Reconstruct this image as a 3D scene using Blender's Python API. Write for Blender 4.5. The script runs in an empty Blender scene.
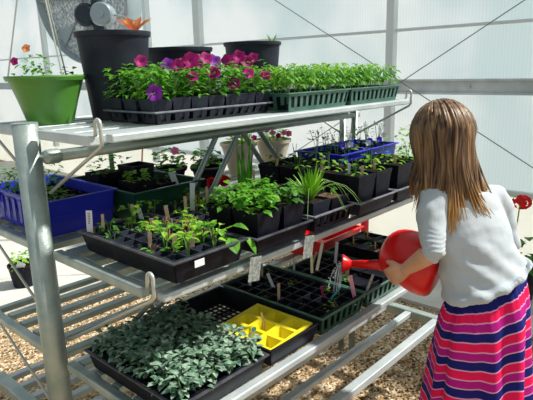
import bpy, bmesh, math, random
from mathutils import Vector, Matrix, noise
from math import sin, cos, pi, radians
R = random.Random(7)
COL = bpy.context.scene.collection
V = Vector

# ------------------------------------------------------------------ materials
def mat(name, col, rough=.6, metal=0, col2=None, scale=20, bump=0, bscale=60, trans=0, spec=.5, sub=0, detail=3, lo=.35, hi=.65):
    m = bpy.data.materials.new(name); m.use_nodes = True
    nt = m.node_tree; b = nt.nodes['Principled BSDF']
    b.inputs['Base Color'].default_value = (*col, 1); b.inputs['Roughness'].default_value = rough
    b.inputs['Metallic'].default_value = metal; b.inputs['Specular IOR Level'].default_value = spec
    tc = nt.nodes.new('ShaderNodeTexCoord')
    if col2:
        n = nt.nodes.new('ShaderNodeTexNoise'); n.inputs['Scale'].default_value = scale; n.inputs['Detail'].default_value = detail
        nt.links.new(tc.outputs['Object'], n.inputs['Vector'])
        r = nt.nodes.new('ShaderNodeValToRGB'); r.color_ramp.elements[0].position = lo; r.color_ramp.elements[1].position = hi
        r.color_ramp.elements[0].color = (*col, 1); r.color_ramp.elements[1].color = (*col2, 1)
        nt.links.new(n.outputs['Fac'], r.inputs['Fac']); nt.links.new(r.outputs['Color'], b.inputs['Base Color'])
        csrc = r.outputs['Color']
    else: csrc = None
    if bump:
        n2 = nt.nodes.new('ShaderNodeTexNoise'); n2.inputs['Scale'].default_value = bscale; n2.inputs['Detail'].default_value = 4
        nt.links.new(tc.outputs['Object'], n2.inputs['Vector'])
        bp = nt.nodes.new('ShaderNodeBump'); bp.inputs['Strength'].default_value = bump; bp.inputs['Distance'].default_value = .01
        nt.links.new(n2.outputs['Fac'], bp.inputs['Height']); nt.links.new(bp.outputs['Normal'], b.inputs['Normal'])
    if trans:
        t = nt.nodes.new('ShaderNodeBsdfTranslucent'); t.inputs['Color'].default_value = (*(col2 or col), 1)
        if csrc: nt.links.new(csrc, t.inputs['Color'])
        mx = nt.nodes.new('ShaderNodeMixShader'); mx.inputs['Fac'].default_value = trans
        out = nt.nodes['Material Output']
        nt.links.new(b.outputs[0], mx.inputs[1]); nt.links.new(t.outputs[0], mx.inputs[2]); nt.links.new(mx.outputs[0], out.inputs['Surface'])
    return m
M = dict(
 alu = mat('galvanised_steel', (.30,.38,.36), .42, .5, (.44,.51,.47), 14, .15, 90),
 aluw = mat('bright_aluminium', (.46,.53,.54), .45, .35, (.60,.66,.66), 9, .1, 90),
 wire = mat('steel_wire', (.30,.33,.34), .45, .6),
 rod = mat('rod_steel', (.55,.58,.52), .4, .5),
 post = mat('white_frame_paint', (.72,.77,.75), .5, .1),
 beam = mat('zinc_beam', (.50,.56,.56), .35, .55, (.66,.70,.70), 8),
 blk = mat('black_plastic', (.004,.005,.010), .5, 0, (.009,.010,.017), 30, .1, 60, spec=.18),
 potg = mat('grey_black_plastic', (.012,.015,.027), .5, 0, (.025,.03,.045), 12, .1, 60, spec=.25),
 rimg = mat('worn_grey_plastic', (.10,.11,.13), .5, 0, (.20,.21,.23), 40),
 blkrim = mat('tray_rim_plastic', (.03,.033,.045), .38, 0, (.07,.075,.09), 30),
 dgreen = mat('dark_green_plastic', (.006,.055,.028), .4, 0, (.010,.075,.04), 15),
 ggreen = mat('grey_green_plastic', (.05,.14,.10), .45, 0, (.08,.20,.15), 15),
 lgreen = mat('leaf_green_pot', (.075,.24,.03), .35, 0, (.10,.29,.045), 6),
 blue = mat('royal_blue_plastic', (.012,.02,.42), .4, 0, (.02,.03,.55), 10),
 red = mat('red_plastic', (.72,.006,.008), .32, 0, (.82,.012,.012), 5),
 yel = mat('yellow_plastic', (.90,.76,.01), .45, 0, (.95,.82,.03), 9, trans=.12),
 cream = mat('cream_plastic', (.82,.76,.60), .5, 0, (.80,.73,.56), 6, trans=.25),
 soil = mat('potting_soil', (.010,.007,.006), .95, 0, (.05,.032,.022), 70, 1, 120, spec=.1),
 soilb = mat('dry_soil', (.06,.035,.02), .95, 0, (.20,.13,.08), 60, 1, 120, spec=.1),
 leafd = mat('leaf_mid_green', (.02,.11,.008), .5, 0, (.10,.34,.02), 25, trans=.35),
 leafb = mat('leaf_bright_green', (.05,.23,.012), .45, 0, (.20,.52,.04), 25, trans=.42),
 leafl = mat('leaf_lime_green', (.16,.42,.02), .45, 0, (.42,.72,.06), 20, trans=.45),
 sage = mat('silver_green_leaf', (.035,.12,.065), .85, 0, (.36,.50,.37), 45, .3, 200, trans=.12, spec=.15),
 stemr = mat('reddish_stem', (.35,.10,.04), .6, 0, (.55,.30,.12), 30),
 stemg = mat('green_stem', (.14,.30,.05), .6),
 twig = mat('dry_twig', (.35,.20,.12), .8),
 mag = mat('magenta_petal', (.33,.001,.12), .6, 0, (.48,.003,.21), 25, trans=.3),
 dmag = mat('dark_magenta_petal', (.20,.001,.09), .6, 0, (.30,.003,.15), 25, trans=.3),
 pur = mat('purple_petal', (.16,.003,.26), .6, 0, (.28,.01,.42), 25, trans=.3),
 pink = mat('pink_petal', (.85,.12,.35), .5, 0, (.9,.25,.5), 25, trans=.3),
 redp = mat('scarlet_petal', (.75,.003,.006), .5, 0, (.9,.02,.02), 30, trans=.3),
 white = mat('white_plastic_tag', (.78,.80,.82), .5),
 wht = mat('white_petal', (.8,.8,.85), .5, trans=.3),
 lav = mat('violet_blue_petal', (.10,.04,.75), .5, trans=.3),
 ptag = mat('pink_tag', (.80,.35,.42), .5),
 wood = mat('pale_wood_stick', (.62,.42,.25), .7, 0, (.72,.54,.36), 40),
 orng = mat('orange_red_leaf', (.75,.18,.07), .5, 0, (.85,.35,.15), 40, trans=.3),
 teal = mat('teal_tag', (.05,.45,.38), .5),
 maroon = mat('maroon_tag', (.30,.02,.06), .5),
 ink = mat('ink', (.05,.05,.09), .7),
 card = mat('printed_card', (.16,.19,.18), .5, 0, (.42,.45,.43), 110),
 skin = mat('skin', (.62,.32,.19), .5, 0, (.70,.39,.25), 14, .08, 150, spec=.35),
 shirt = mat('white_knit_shirt', (.52,.58,.61), .85, 0, (.58,.63,.66), 10, .12, 260, trans=.10, spec=.2),
 dark = mat('dark_motor_paint', (.02,.035,.05), .4, .3),
 motor = mat('grey_motor_casing', (.35,.42,.45), .35, .5),
 drum = mat('fan_ring_metal', (.42,.50,.52), .4, .5),
 foil = mat('fan_mesh_foil', (.34,.44,.48), .3, .6, (.92,.96,.98), 40, 1, 50),
 conc = mat('pale_concrete', (.52,.52,.47), .9, 0, (.62,.61,.55), 6, .3, 60),
 kneew = mat('cream_lower_panel', (.84,.86,.83), .85, 0, (.88,.90,.87), 3, .1, 40, trans=.85),
 bench = mat('white_painted_plank', (.75,.76,.74), .6, 0, (.66,.68,.66), 8),
 eyew = mat('eye_white', (.8,.8,.8), .3), iris = mat('iris', (.08,.05,.03), .2),
 lip = mat('lip', (.55,.18,.15), .5),
 shoe = mat('canvas_shoe', (.25,.2,.45), .8), sole = mat('shoe_sole', (.75,.75,.72), .7),
)
def gravel_mat(name, s):
    m = bpy.data.materials.new(name); m.use_nodes = True; nt = m.node_tree; b = nt.nodes['Principled BSDF']
    b.inputs['Roughness'].default_value = .9; b.inputs['Specular IOR Level'].default_value = .15
    tc = nt.nodes.new('ShaderNodeTexCoord'); v = nt.nodes.new('ShaderNodeTexVoronoi'); v.inputs['Scale'].default_value = s
    nt.links.new(tc.outputs['Object'], v.inputs['Vector'])
    r = nt.nodes.new('ShaderNodeValToRGB'); cr = r.color_ramp
    cols = [(0,(.07,.045,.025)),(.3,(.32,.20,.10)),(.55,(.48,.34,.18)),(.8,(.60,.47,.30)),(1,(.80,.72,.56))]
    cr.elements[0].color = (*cols[0][1],1); cr.elements[1].color = (*cols[-1][1],1)
    for p, c in cols[1:-1]:
        e = cr.elements.new(p); e.color = (*c,1)
    sp = nt.nodes.new('ShaderNodeSeparateColor'); nt.links.new(v.outputs['Color'], sp.inputs[0]); nt.links.new(sp.outputs[0], r.inputs['Fac'])
    nt.links.new(r.outputs['Color'], b.inputs['Base Color'])
    bp = nt.nodes.new('ShaderNodeBump'); bp.inputs['Strength'].default_value = .8; bp.inputs['Distance'].default_value = .01; bp.invert = True
    nt.links.new(v.outputs['Distance'], bp.inputs['Height']); nt.links.new(bp.outputs['Normal'], b.inputs['Normal'])
    return m
M['gravel'] = gravel_mat('gravel', 85); M['stone'] = gravel_mat('loose_stone', 60)

def panel_mat():
    m = bpy.data.materials.new('ribbed_polycarbonate'); m.use_nodes = True; nt = m.node_tree; b = nt.nodes['Principled BSDF']
    tc = nt.nodes.new('ShaderNodeTexCoord'); w = nt.nodes.new('ShaderNodeTexWave'); w.bands_direction = 'Y'; w.inputs['Scale'].default_value = 14
    w.inputs['Distortion'].default_value = .0
    nt.links.new(tc.outputs['Object'], w.inputs['Vector'])
    r = nt.nodes.new('ShaderNodeValToRGB'); r.color_ramp.elements[0].color = (.84,.88,.90,1); r.color_ramp.elements[1].color = (.89,.92,.93,1)
    nt.links.new(w.outputs['Fac'], r.inputs['Fac'])
    n = nt.nodes.new('ShaderNodeTexNoise'); n.inputs['Scale'].default_value = 1.3; n.inputs['Detail'].default_value = 3
    nt.links.new(tc.outputs['Object'], n.inputs['Vector'])
    r2 = nt.nodes.new('ShaderNodeValToRGB'); r2.color_ramp.elements[0].color = (.84,.90,.91,1); r2.color_ramp.elements[1].color = (1,1,1,1)
    r2.color_ramp.elements[0].position = .38; r2.color_ramp.elements[1].position = .6
    nt.links.new(n.outputs['Fac'], r2.inputs['Fac'])
    mu = nt.nodes.new('ShaderNodeMix'); mu.data_type = 'RGBA'; mu.blend_type = 'MULTIPLY'; mu.inputs[0].default_value = 1
    nt.links.new(r.outputs['Color'], mu.inputs[6]); nt.links.new(r2.outputs['Color'], mu.inputs[7])
    b.inputs['Roughness'].default_value = .35
    nt.links.new(mu.outputs[2], b.inputs['Base Color'])
    t = nt.nodes.new('ShaderNodeBsdfTranslucent'); nt.links.new(mu.outputs[2], t.inputs['Color'])
    mx = nt.nodes.new('ShaderNodeMixShader'); mx.inputs[0].default_value = PANEL_T
    nt.links.new(b.outputs[0], mx.inputs[1]); nt.links.new(t.outputs[0], mx.inputs[2])
    nt.links.new(mx.outputs[0], nt.nodes['Material Output'].inputs['Surface'])
    return m
PANEL_T = .78
M['panel'] = panel_mat()

def skirt_mat():
    m = bpy.data.materials.new('striped_jersey'); m.use_nodes = True; nt = m.node_tree; b = nt.nodes['Principled BSDF']
    b.inputs['Roughness'].default_value = .8; b.inputs['Specular IOR Level'].default_value = .2
    tc = nt.nodes.new('ShaderNodeTexCoord'); uv = nt.nodes.new('ShaderNodeUVMap'); uv.uv_map = 'UVMap'
    sp = nt.nodes.new('ShaderNodeSeparateXYZ'); nt.links.new(uv.outputs[0], sp.inputs[0])
    fr = nt.nodes.new('ShaderNodeMath'); fr.operation = 'FRACT'; nt.links.new(sp.outputs[1], fr.inputs[0])
    r = nt.nodes.new('ShaderNodeValToRGB'); cr = r.color_ramp; cr.interpolation = 'CONSTANT'
    navy=(.010,.012,.16); pk=(.86,.008,.10); mg=(.48,.008,.24); w=(.72,.35,.55)
    seq = [(0,navy),(.30,w),(.345,pk),(.64,w),(.685,mg),(.955,w)]
    cr.elements[0].position=0; cr.elements[0].color=(*navy,1); cr.elements[1].position=.955; cr.elements[1].color=(*w,1)
    for p,c in seq[1:-1]:
        e=cr.elements.new(p); e.color=(*c,1)
    nt.links.new(fr.outputs[0], r.inputs['Fac']); nt.links.new(r.outputs['Color'], b.inputs['Base Color'])
    return m
M['skirt'] = skirt_mat()
def hair_mat(name, a, bcol, tips):
    m = bpy.data.materials.new(name); m.use_nodes = True; nt = m.node_tree; b = nt.nodes['Principled BSDF']
    b.inputs['Roughness'].default_value = .38; b.inputs['Specular IOR Level'].default_value = .4
    tc = nt.nodes.new('ShaderNodeTexCoord'); sp = nt.nodes.new('ShaderNodeSeparateXYZ'); nt.links.new(tc.outputs['Object'], sp.inputs[0])
    mr = nt.nodes.new('ShaderNodeMapRange'); mr.inputs[1].default_value = 1.06; mr.inputs[2].default_value = .93
    nt.links.new(sp.outputs[2], mr.inputs[0])
    n = nt.nodes.new('ShaderNodeTexNoise'); n.inputs['Scale'].default_value = 1; n.inputs['Detail'].default_value = 3
    mp = nt.nodes.new('ShaderNodeMapping'); mp.inputs['Scale'].default_value = (75,75,4)
    nt.links.new(tc.outputs['Object'], mp.inputs[0]); nt.links.new(mp.outputs[0], n.inputs['Vector'])
    r = nt.nodes.new('ShaderNodeValToRGB'); r.color_ramp.elements[0].color=(*a,1); r.color_ramp.elements[1].color=(*bcol,1)
    r.color_ramp.elements[0].position=.35; r.color_ramp.elements[1].position=.68
    nt.links.new(n.outputs['Fac'], r.inputs['Fac'])
    mx = nt.nodes.new('ShaderNodeMix'); mx.data_type='RGBA'; nt.links.new(mr.outputs[0], mx.inputs[0])
    nt.links.new(r.outputs['Color'], mx.inputs[6]); mx.inputs[7].default_value=(*tips,1)
    nt.links.new(mx.outputs[2], b.inputs['Base Color'])
    return m
M['hair'] = hair_mat('light_brown_hair', (.050,.025,.014), (.34,.20,.10), (.55,.29,.08))

# ------------------------------------------------------------------ mesh helpers
class MB:
    def __init__(s): s.v=[]; s.f=[]; s.uv=None
    def add(s, vs, fs):
        o=len(s.v); s.v.extend([tuple(x) for x in vs]); s.f.extend([tuple(i+o for i in f) for f in fs]); return s
    def box(s, a, b, mtx=None):
        x0,y0,z0=a; x1,y1,z1=b
        vs=[V(p) for p in ((x0,y0,z0),(x1,y0,z0),(x1,y1,z0),(x0,y1,z0),(x0,y0,z1),(x1,y0,z1),(x1,y1,z1),(x0,y1,z1))]
        if mtx: vs=[mtx@p for p in vs]
        return s.add(vs, [(0,3,2,1),(4,5,6,7),(0,1,5,4),(1,2,6,5),(2,3,7,6),(3,0,4,7)])
    def frust(s, c, sx0, sy0, sx1, sy1, h, top=False):   # open-topped tapered box
        x,y,z=c
        vs=[(x+a*sx0/2,y+b*sy0/2,z) for a,b in ((-1,-1),(1,-1),(1,1),(-1,1))]+[(x+a*sx1/2,y+b*sy1/2,z+h) for a,b in ((-1,-1),(1,-1),(1,1),(-1,1))]
        fs=[(0,3,2,1),(0,1,5,4),(1,2,6,5),(2,3,7,6),(3,0,4,7)]
        if top: fs.append((4,5,6,7))
        return s.add(vs,fs)
    def tube(s, pts, r, n=8, cap=True, flat=1):
        pts=[V(p) for p in pts]; rs=r if isinstance(r,(list,tuple)) else [r]*len(pts)
        rings=[]; up=None
        for i,p in enumerate(pts):
            d=(pts[min(i+1,len(pts)-1)]-pts[max(i-1,0)])
            if d.length<1e-9: d=V((0,0,1))
            d.normalize()
            if up is None: up=V((0,0,1)) if abs(d.z)<.9 else V((1,0,0))
            a=d.cross(up)
            if a.length<1e-6: a=d.cross(V((0,1,0)))
            a.normalize(); b=a.cross(d).normalized(); up=b
            rings.append([p+a*cos(2*pi*k/n)*rs[i]+b*sin(2*pi*k/n)*rs[i]*flat for k in range(n)])
        vs=[q for g in rings for q in g]; fs=[]
        for i in range(len(pts)-1):
            for k in range(n):
                fs.append((i*n+k,i*n+(k+1)%n,(i+1)*n+(k+1)%n,(i+1)*n+k))
        if cap: fs.append(tuple(range(n))[::-1]); fs.append(tuple((len(pts)-1)*n+k for k in range(n)))
        return s.add(vs,fs)
    def lathe(s, c, prof, n=32, mtx=None):               # prof [(r,z)...]
        vs=[]; fs=[]
        for r_,z_ in prof:
            for k in range(n):
                p=V((r_*cos(2*pi*k/n), r_*sin(2*pi*k/n), z_))
                vs.append((mtx@p if mtx else p)+V(c))
        for i in range(len(prof)-1):
            for k in range(n): fs.append((i*n+k,i*n+(k+1)%n,(i+1)*n+(k+1)%n,(i+1)*n+k))
        if prof[0][0]>1e-5: fs.append(tuple(range(n))[::-1])
        return s.add(vs,fs)
    def leaf(s, p, d, L, W, nrm=V((0,0,1)), droop=.25, fold=.15, seg=3):
        d=V(d).normalized(); a=d.cross(V(nrm))
        if a.length<1e-4: a=V((1,0,0))
        a.normalize(); n=a.cross(d).normalized(); p=V(p)
        prof=[(0,.08),(.3,.85),(.62,.9),(1,.0)] if seg==3 else [(0,.1),(.22,.75),(.5,1),(.8,.6),(1,0)]
        vs=[];fs=[]
        for t,w in prof:
            c=p+d*L*t-V((0,0,1))*droop*L*t*t
            if w==0: vs.append(c)
            else: vs += [c-a*W*w/2+n*fold*W*w, c, c+a*W*w/2+n*fold*W*w]
        m=len(prof)
        for i in range(m-2):
            o=i*3; fs += [(o,o+1,o+4,o+3),(o+1,o+2,o+5,o+4)]
        o=(m-2)*3; fs += [(o,o+1,o+3),(o+1,o+2,o+3)]
        return s.add(vs,fs)
    def disc(s,c,r,n=12,z=0):
        c=V(c); vs=[c]+[c+V((r*cos(2*pi*k/n),r*sin(2*pi*k/n),0)) for k in range(n)]
        return s.add(vs,[(0,1+k,1+(k+1)%n) for k in range(n)])
    def build(s, name, m, parent=None, smooth=False, bev=0, loc=None):
        me=bpy.data.meshes.new(name); off=V(loc) if loc else V((0,0,0))
        me.from_pydata([tuple(V(v)-off) for v in s.v],[],s.f); me.validate(); me.materials.append(m)
        if smooth:
            for p in me.polygons: p.use_smooth=True
        o=bpy.data.objects.new(name,me); COL.objects.link(o); o.location=off
        if parent: o.parent=parent
        if bev:
            b=o.modifiers.new('bevel','BEVEL'); b.width=bev; b.segments=2; b.limit_method='ANGLE'
        return o
def tag(o,label,cat,group=None):
    o['label']=label; o['category']=cat
    if group: o['group']=group
    return o
def thing(name,loc,label,cat,group=None,rz=0):
    o=bpy.data.objects.new(name,None); o.empty_display_size=.05; COL.objects.link(o); o.location=loc; o.rotation_euler=(0,0,rz)
    return tag(o,label,cat,group)
def struct(o): o['kind']='structure'; return o
def dup(root, loc, rz=None, label=None, group=None, sc=None):
    r=root.copy(); COL.objects.link(r); r.location=loc
    if rz is not None: r.rotation_euler=(0,0,rz)
    if label: r['label']=label
    if group: r['group']=group
    if sc: r.scale=(sc,sc,sc)
    for ch in list(root.children):
        c=ch.copy(); COL.objects.link(c); c.parent=r
        for g in list(ch.children):
            d=g.copy(); COL.objects.link(d); d.parent=c
    return r

# ------------------------------------------------------------------ setting
WX=3.6
fl=MB().add([(-3,-4,0),(6,-4,0),(6,12,0),(-3,12,0)],[(0,1,2,3)]).build('floor',M['gravel']); struct(fl)
ap=MB().box((1.2-2.5,3.15,-.02),(WX,9,.03)).build('walkway',M['conc']); struct(ap)
ap=MB().box((2.75,-.3,-.02),(WX,2.0,.02)).build('wall_footing',M['conc']); struct(ap)
kw=MB().box((WX+.02,-3,0),(WX+.03,12,.55)).build('wall_knee',M['kneew']); struct(kw)
pn=MB().box((WX+.02,-3,.55),(WX+.03,12,2.75)).build('wall_end',M['panel']); struct(pn)
k=1
for y in (-.9,2.02,4.12,4.95,7.3,9.6):
    w={4.12:.085}.get(y,.06)
    o=MB().box((WX-.05,y-w/2,.4),(WX+.015,y+w/2,2.75)).build('trim_%d'%k,M['post'],bev=.004); struct(o); k+=1
for z0,z1 in ((.53,.57),(1.62,1.64)):
    o=MB().box((WX-.02,-3,z0),(WX+.015,12,z1)).build('trim_%d'%k,M['post'],bev=.003); struct(o); k+=1
b=MB(); b.box((WX-.10,-3,1.195),(WX-.055,12,1.285)); b.box((WX-.13,-3,1.275),(WX-.055,12,1.29)); b.box((WX-.13,-3,1.19),(WX-.055,12,1.205))
for i in range(24): b.tube([(WX-.108,-2.8+i*.6,1.24),(WX-.098,-2.8+i*.6,1.24)],.012,8)
o=b.build('trim_%d'%k,M['beam'],bev=.002); struct(o)
for a,c,l in (((WX-.15,4.45,2.743),(WX-.15,-.38,0),'thin steel brace wire running from high left down behind the girl'),
              ((WX-.17,-.62,2.747),(WX-.17,3.99,0),'thin steel brace wire running from high right down to the left')):
    tag(MB().tube([a,c],.0035,6).build('brace_wire',M['wire']),l,'wire')

# loose stones on the gravel
def stones():
    bm=bmesh.new(); bmesh.ops.create_icosphere(bm,subdivisions=1,radius=1); base=[v.co.copy() for v in bm.verts]; fs=[[v.index for v in f.verts] for f in bm.faces]; bm.free()
    b=MB()
    for i in range(9000):
        x=R.uniform(.2,2.9); y=R.uniform(-.1,3.1)
        if R.random()<.35: x=R.uniform(1,2.7); y=R.uniform(.2,1.2)
        r=R.uniform(.0045,.0085); e=Matrix.Rotation(R.uniform(0,6.3),3,V((R.random(),R.random(),R.random()+.1)).normalized())
        sc=V((R.uniform(.8,1.4),R.uniform(.7,1.1),R.uniform(.5,.9)))
        c=V((x,y,r*.45))
        b.add([c+e@V((v.x*sc.x,v.y*sc.y,v.z*sc.z))*r*(1) for v in base],fs)
    o=b.build('loose_gravel',M['stone']); o['kind']='stuff'; tag(o,'tan and grey loose gravel covering the ground under the bench','gravel'); return o
stones()

# ------------------------------------------------------------------ tiered bench
X0,X1,YP=.618,2.035,1.354
bn=thing('tiered_bench',(X0,YP,0),'galvanised steel tiered plant bench with three shelves and slatted base','bench')
def part(mb,name,m,smooth=False,bev=0,parent=None):
    return mb.build(name,m,parent or bn,smooth,bev)
def fixloc():   # children built in world coordinates: counter the parent's location
    pass
# (children are built in world space, so parent inverse is set)
def P(mb,name,m,root,smooth=False,bev=0):
    o=mb.build(name,m,None,smooth,bev); o.parent=root; o.matrix_parent_inverse=Matrix.Translation(-root.location); return o
for x,y,q_ in ((X0-.022,YP+.018,.032),(X1,YP-.035,.015),(X1+.01,YP+.035,.015)):
    P(MB().tube([(x,y,0),(x,y,1.262 if q_>.02 else 1.225)],q_,24),'post',M['alu'],bn,True)
    P(MB().lathe((x,y,1.262 if q_>.02 else 1.225),[(q_,0),(q_,.003),(.0001,.003)],24),'post_cap',M['alu'],bn)
P(MB().tube([(X0-.005,YP-.03,1.178),(X1+.02,YP-.03,1.178)],.0155,14),'long_rail',M['alu'],bn,True)
for x in (X0+.01,X1):
    P(MB().lathe((x,YP-.03,1.178),[(.0165,-.012),(.019,-.008),(.019,.022),(.0165,.026)],14,Matrix.Rotation(pi/2,3,'Y')),'rail_clamp',M['alu'],bn,True)
def shelf(name,z,yf,yb,m,slats,sw,arm=.026):
    for x,sgn in ((X0,1),(X1,-1)):
        b=MB(); b.box((x-.013,yf+.024,z-arm),(x+.013,YP-.026,z-.002)); b.box((x-.013,YP+.026,z-arm),(x+.013,yb,z-.002))
        P(b,'shelf_arm',m,bn,bev=.004)
    b=MB()
    for y in slats: b.box((X0+.018,y-sw/2,z-.022),(X1-.018,y+sw/2,z-.004))
    P(b,'shelf_slats',m,bn,bev=.002)
    dz=.022 if name=='mid' else 0
    P(MB().box((X0+.028,yf-.003,z-.021-dz),(X1+.02,yf+.026,z-.001-dz)),'front_rail',M['aluw'],bn,bev=.004)
    P(MB().box((X0+.018,yb-.026,z-.021),(X1,yb+.003,z-.001)),'back_rail',m,bn,bev=.004)
def fr(a,b_,n): return [a+(b_-a)*i/(n-1) for i in range(n)]
shelf('top',1.25,1.055,1.65,M['aluw'],fr(1.13,1.58,5),.07)
shelf('mid',.93,.905,1.80,M['alu'],[.985,1.10,1.20,1.29,1.42,1.51,1.605,1.70],.055)
shelf('low',.60,.85,1.87,M['alu'],[.94,1.035,1.13,1.22,1.30,1.40,1.495,1.59,1.685,1.78],.034)
# lowest slatted deck
b=MB()
for y in (1.015,1.135,1.27,1.40,1.495,1.59,1.685,1.78,1.87): b.box((X0+.02,y-.0145,.306),(X1,y+.0145,.328))
P(b,'deck_slats',M['aluw'],bn,bev=.003)
b=MB(); b.box((X0+.02,.868,.30),(X1,.903,.329)); P(b,'deck_edge',M['aluw'],bn,bev=.003)
for x in (X0,X1):
    b=MB(); b.box((x-.02,.862,.292),(x+.02,YP-.028,.331)); b.box((x-.02,YP+.028,.292),(x+.02,1.92,.331)); P(b,'deck_beam',M['alu'],bn,bev=.004)
# brace rods with looped hooks
for x in (X0,X1):
    for z,yf,zb,yb2 in ((1.25,1.055,1.085,1.325),(.93,.905,.665,1.325),(.60,.85,.345,1.325)):
        for s in (1,-1):
            yy=yf if s==1 else 2*YP-yf
            y2=yb2 if s==1 else 2*YP-yb2
            xo=x+.001
            yy+=s*.016; pts=[(xo,y2,zb),(xo,yy-s*.012,z-.028),(xo,yy-s*.020,z-.018)]
            top=[(xo,yy-s*(.020-.010+.010*cos(t)),z+.024+.010*sin(t)) for t in fr(0,pi,7)]
            pts+=[(xo,yy-s*.020,z)]+top+[(xo,yy+s*.002,z+.004),(xo,yy+s*.005,z-.003)]
            P(MB().tube(pts,.0044,8),'brace_rod',M['rod'],bn,True)
# centre struts under the top shelf and struts under the middle shelf
for xa,xb in ((1.24,1.06),(1.345,1.165),(1.352,1.545),(1.437,1.645)):
    b=MB(); d=V((xb-xa,0,-.245)); b.tube([(xa,YP,1.175),(xb,YP,.93)],.0095,8); P(b,'strut',M['alu'],bn)
for x in (.70,.765):
    b=MB(); b.tube([(x-.045,.93,.905),(x+.165,1.39,.60)],.0075,6); P(b,'strut',M['wire'],bn)
for x in (1.20,1.255):
    b=MB(); b.tube([(x-.03,.925,.905),(x+.015,.935,.855 if x>1.22 else .83),(x+(0 if x>1.22 else .03),.945,.77)],.0048,6); P(b,'strut',M['rod'],bn)

# ------------------------------------------------------------------ plant generators
def foliage(b, c, r, h, n, L, W, rnd, droop=.3):
    c=V(c)
    for i in range(n):
        th=rnd.uniform(0,2*pi); ph=rnd.random(); rr=r*math.sqrt(rnd.random())*.75; zz=h*(.15+.8*rnd.random())*(1-.35*(rr/max(r,1e-4))**2)
        p=c+V((rr*cos(th),rr*sin(th),zz)); t2=th+rnd.uniform(-1,1)
        d=V((cos(t2),sin(t2),rnd.uniform(-.3,.75)))
        b.leaf(p,d,L*rnd.uniform(.7,1.25),W*rnd.uniform(.8,1.2),V((rnd.uniform(-.3,.3),rnd.uniform(-.3,.3),1)),droop)
def stems(b,c,r,h,n,rad,rnd):
    c=V(c)
    for i in range(n):
        th=rnd.uniform(0,2*pi); q=rnd.uniform(.2,.8)*r
        b.tube([c,c+V((q*.4*cos(th),q*.4*sin(th),h*.5)),c+V((q*cos(th),q*sin(th),h*rnd.uniform(.75,1)))],rad,4)
def flower(b,c,d,r,rnd,n=5):
    c=V(c); d=V(d).normalized(); a=d.cross(V((.3,.2,1))).normalized(); e=a.cross(d)
    ring=[]; vs=[c-d*r*.5]
    m=20
    for k in range(m):
        t=2*pi*k/m; rr=r*(1+.12*cos(n*t)); vs.append(c+(a*cos(t)+e*sin(t))*rr+d*r*.12*sin(2.5*t+rnd.random()))
    mid=[c+(a*cos(2*pi*k/m)+e*sin(2*pi*k/m))*r*.4-d*r*.06 for k in range(m)]
    vs+=mid
    fs=[]
    for k in range(m):
        k2=(k+1)%m; fs+=[(1+k,1+k2,1+m+k2,1+m+k),(0,1+m+k,1+m+k2)]
    b.add(vs,fs)

# ------------------------------------------------------------------ trays and crates
def open_tray(name,x0,y0,x1,y1,z,h,m,label,cat='tray',rim=.006,group=None,rimm=None,slots=False,lattice=False):
    cx,cy=(x0+x1)/2,(y0+y1)/2; t=thing(name,(cx,cy,z),label,cat,group)
    sx,sy=(x1-x0),(y1-y0); th=.0035; tp=.012
    b=MB()
    if lattice:
        n=9
        for i in range(n+1):
            u=-sx/2+tp+ (sx-2*tp)*i/n; b.box((u-.0022,-sy/2+tp,0),(u+.0022,sy/2-tp,.004))
        n2=int(n*sy/sx)
        for j in range(n2+1):
            u=-sy/2+tp+(sy-2*tp)*j/n2; b.box((-sx/2+tp,u-.0022,.0005),(sx/2-tp,u+.0022,.0045))
    else: b.box((-sx/2+tp,-sy/2+tp,0),(sx/2-tp,sy/2-tp,th))
    b.build('tray_floor',m,t)
    # walls (thick, tapered)
    w=MB()
    def wall(p0,p1,q0,q1,nrm):
        # bottom p0,p1 ; top q0,q1 ; outward nrm
        nn=V(nrm)*th
        def quad(a0,a1,b0,b1):
            vs=[a0,a1,b1,b0,a0-nn,a1-nn,b1-nn,b0-nn]
            w.add(vs,[(0,1,2,3),(5,4,7,6),(0,4,5,1),(1,5,6,2),(2,6,7,3),(3,7,4,0)])
        if not slots: quad(p0,p1,q0,q1)
        else:
            L=(q1-q0).length; n=max(3,int(L/.03))
            def bl(u,v): return (p0.lerp(p1,u)).lerp(q0.lerp(q1,u),v)
            quad(bl(0,0),bl(1,0),bl(0,.22),bl(1,.22)); quad(bl(0,.82),bl(1,.82),bl(0,1),bl(1,1))
            for i in range(n):
                u0=i/n; u1=(i+.45)/n
                quad(bl(u0,.22),bl(u1,.22),bl(u0,.82),bl(u1,.82))
            quad(bl(1-.2/n,.22),bl(1,.22),bl(1-.2/n,.82),bl(1,.82))
    B=[V((a*(sx/2-tp),c*(sy/2-tp),0)) for a,c in ((-1,-1),(1,-1),(1,1),(-1,1))]
    T=[V((a*(sx/2-.001),c*(sy/2-.001),h-.002)) for a,c in ((-1,-1),(1,-1),(1,1),(-1,1))]
    for i,nr in enumerate(((0,-1,0),(1,0,0),(0,1,0),(-1,0,0))):
        j=(i+1)%4; wall(B[i],B[j],T[i],T[j],nr)
    w.build('tray_wall',m,t)
    r=MB(); e=rim
    r.box((-sx/2-e,-sy/2-e,h-.005),(sx/2+e,-sy/2+.003,h)); r.box((-sx/2-e,sy/2-.003,h-.005),(sx/2+e,sy/2+e,h))
    r.box((-sx/2-e,-sy/2+.003,h-.005),(-sx/2+.003,sy/2-.003,h)); r.box((sx/2-.003,-sy/2+.003,h-.005),(sx/2+e,sy/2-.003,h))
    r.build('rim',rimm or m,t,bev=.0015)
    return t
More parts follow.
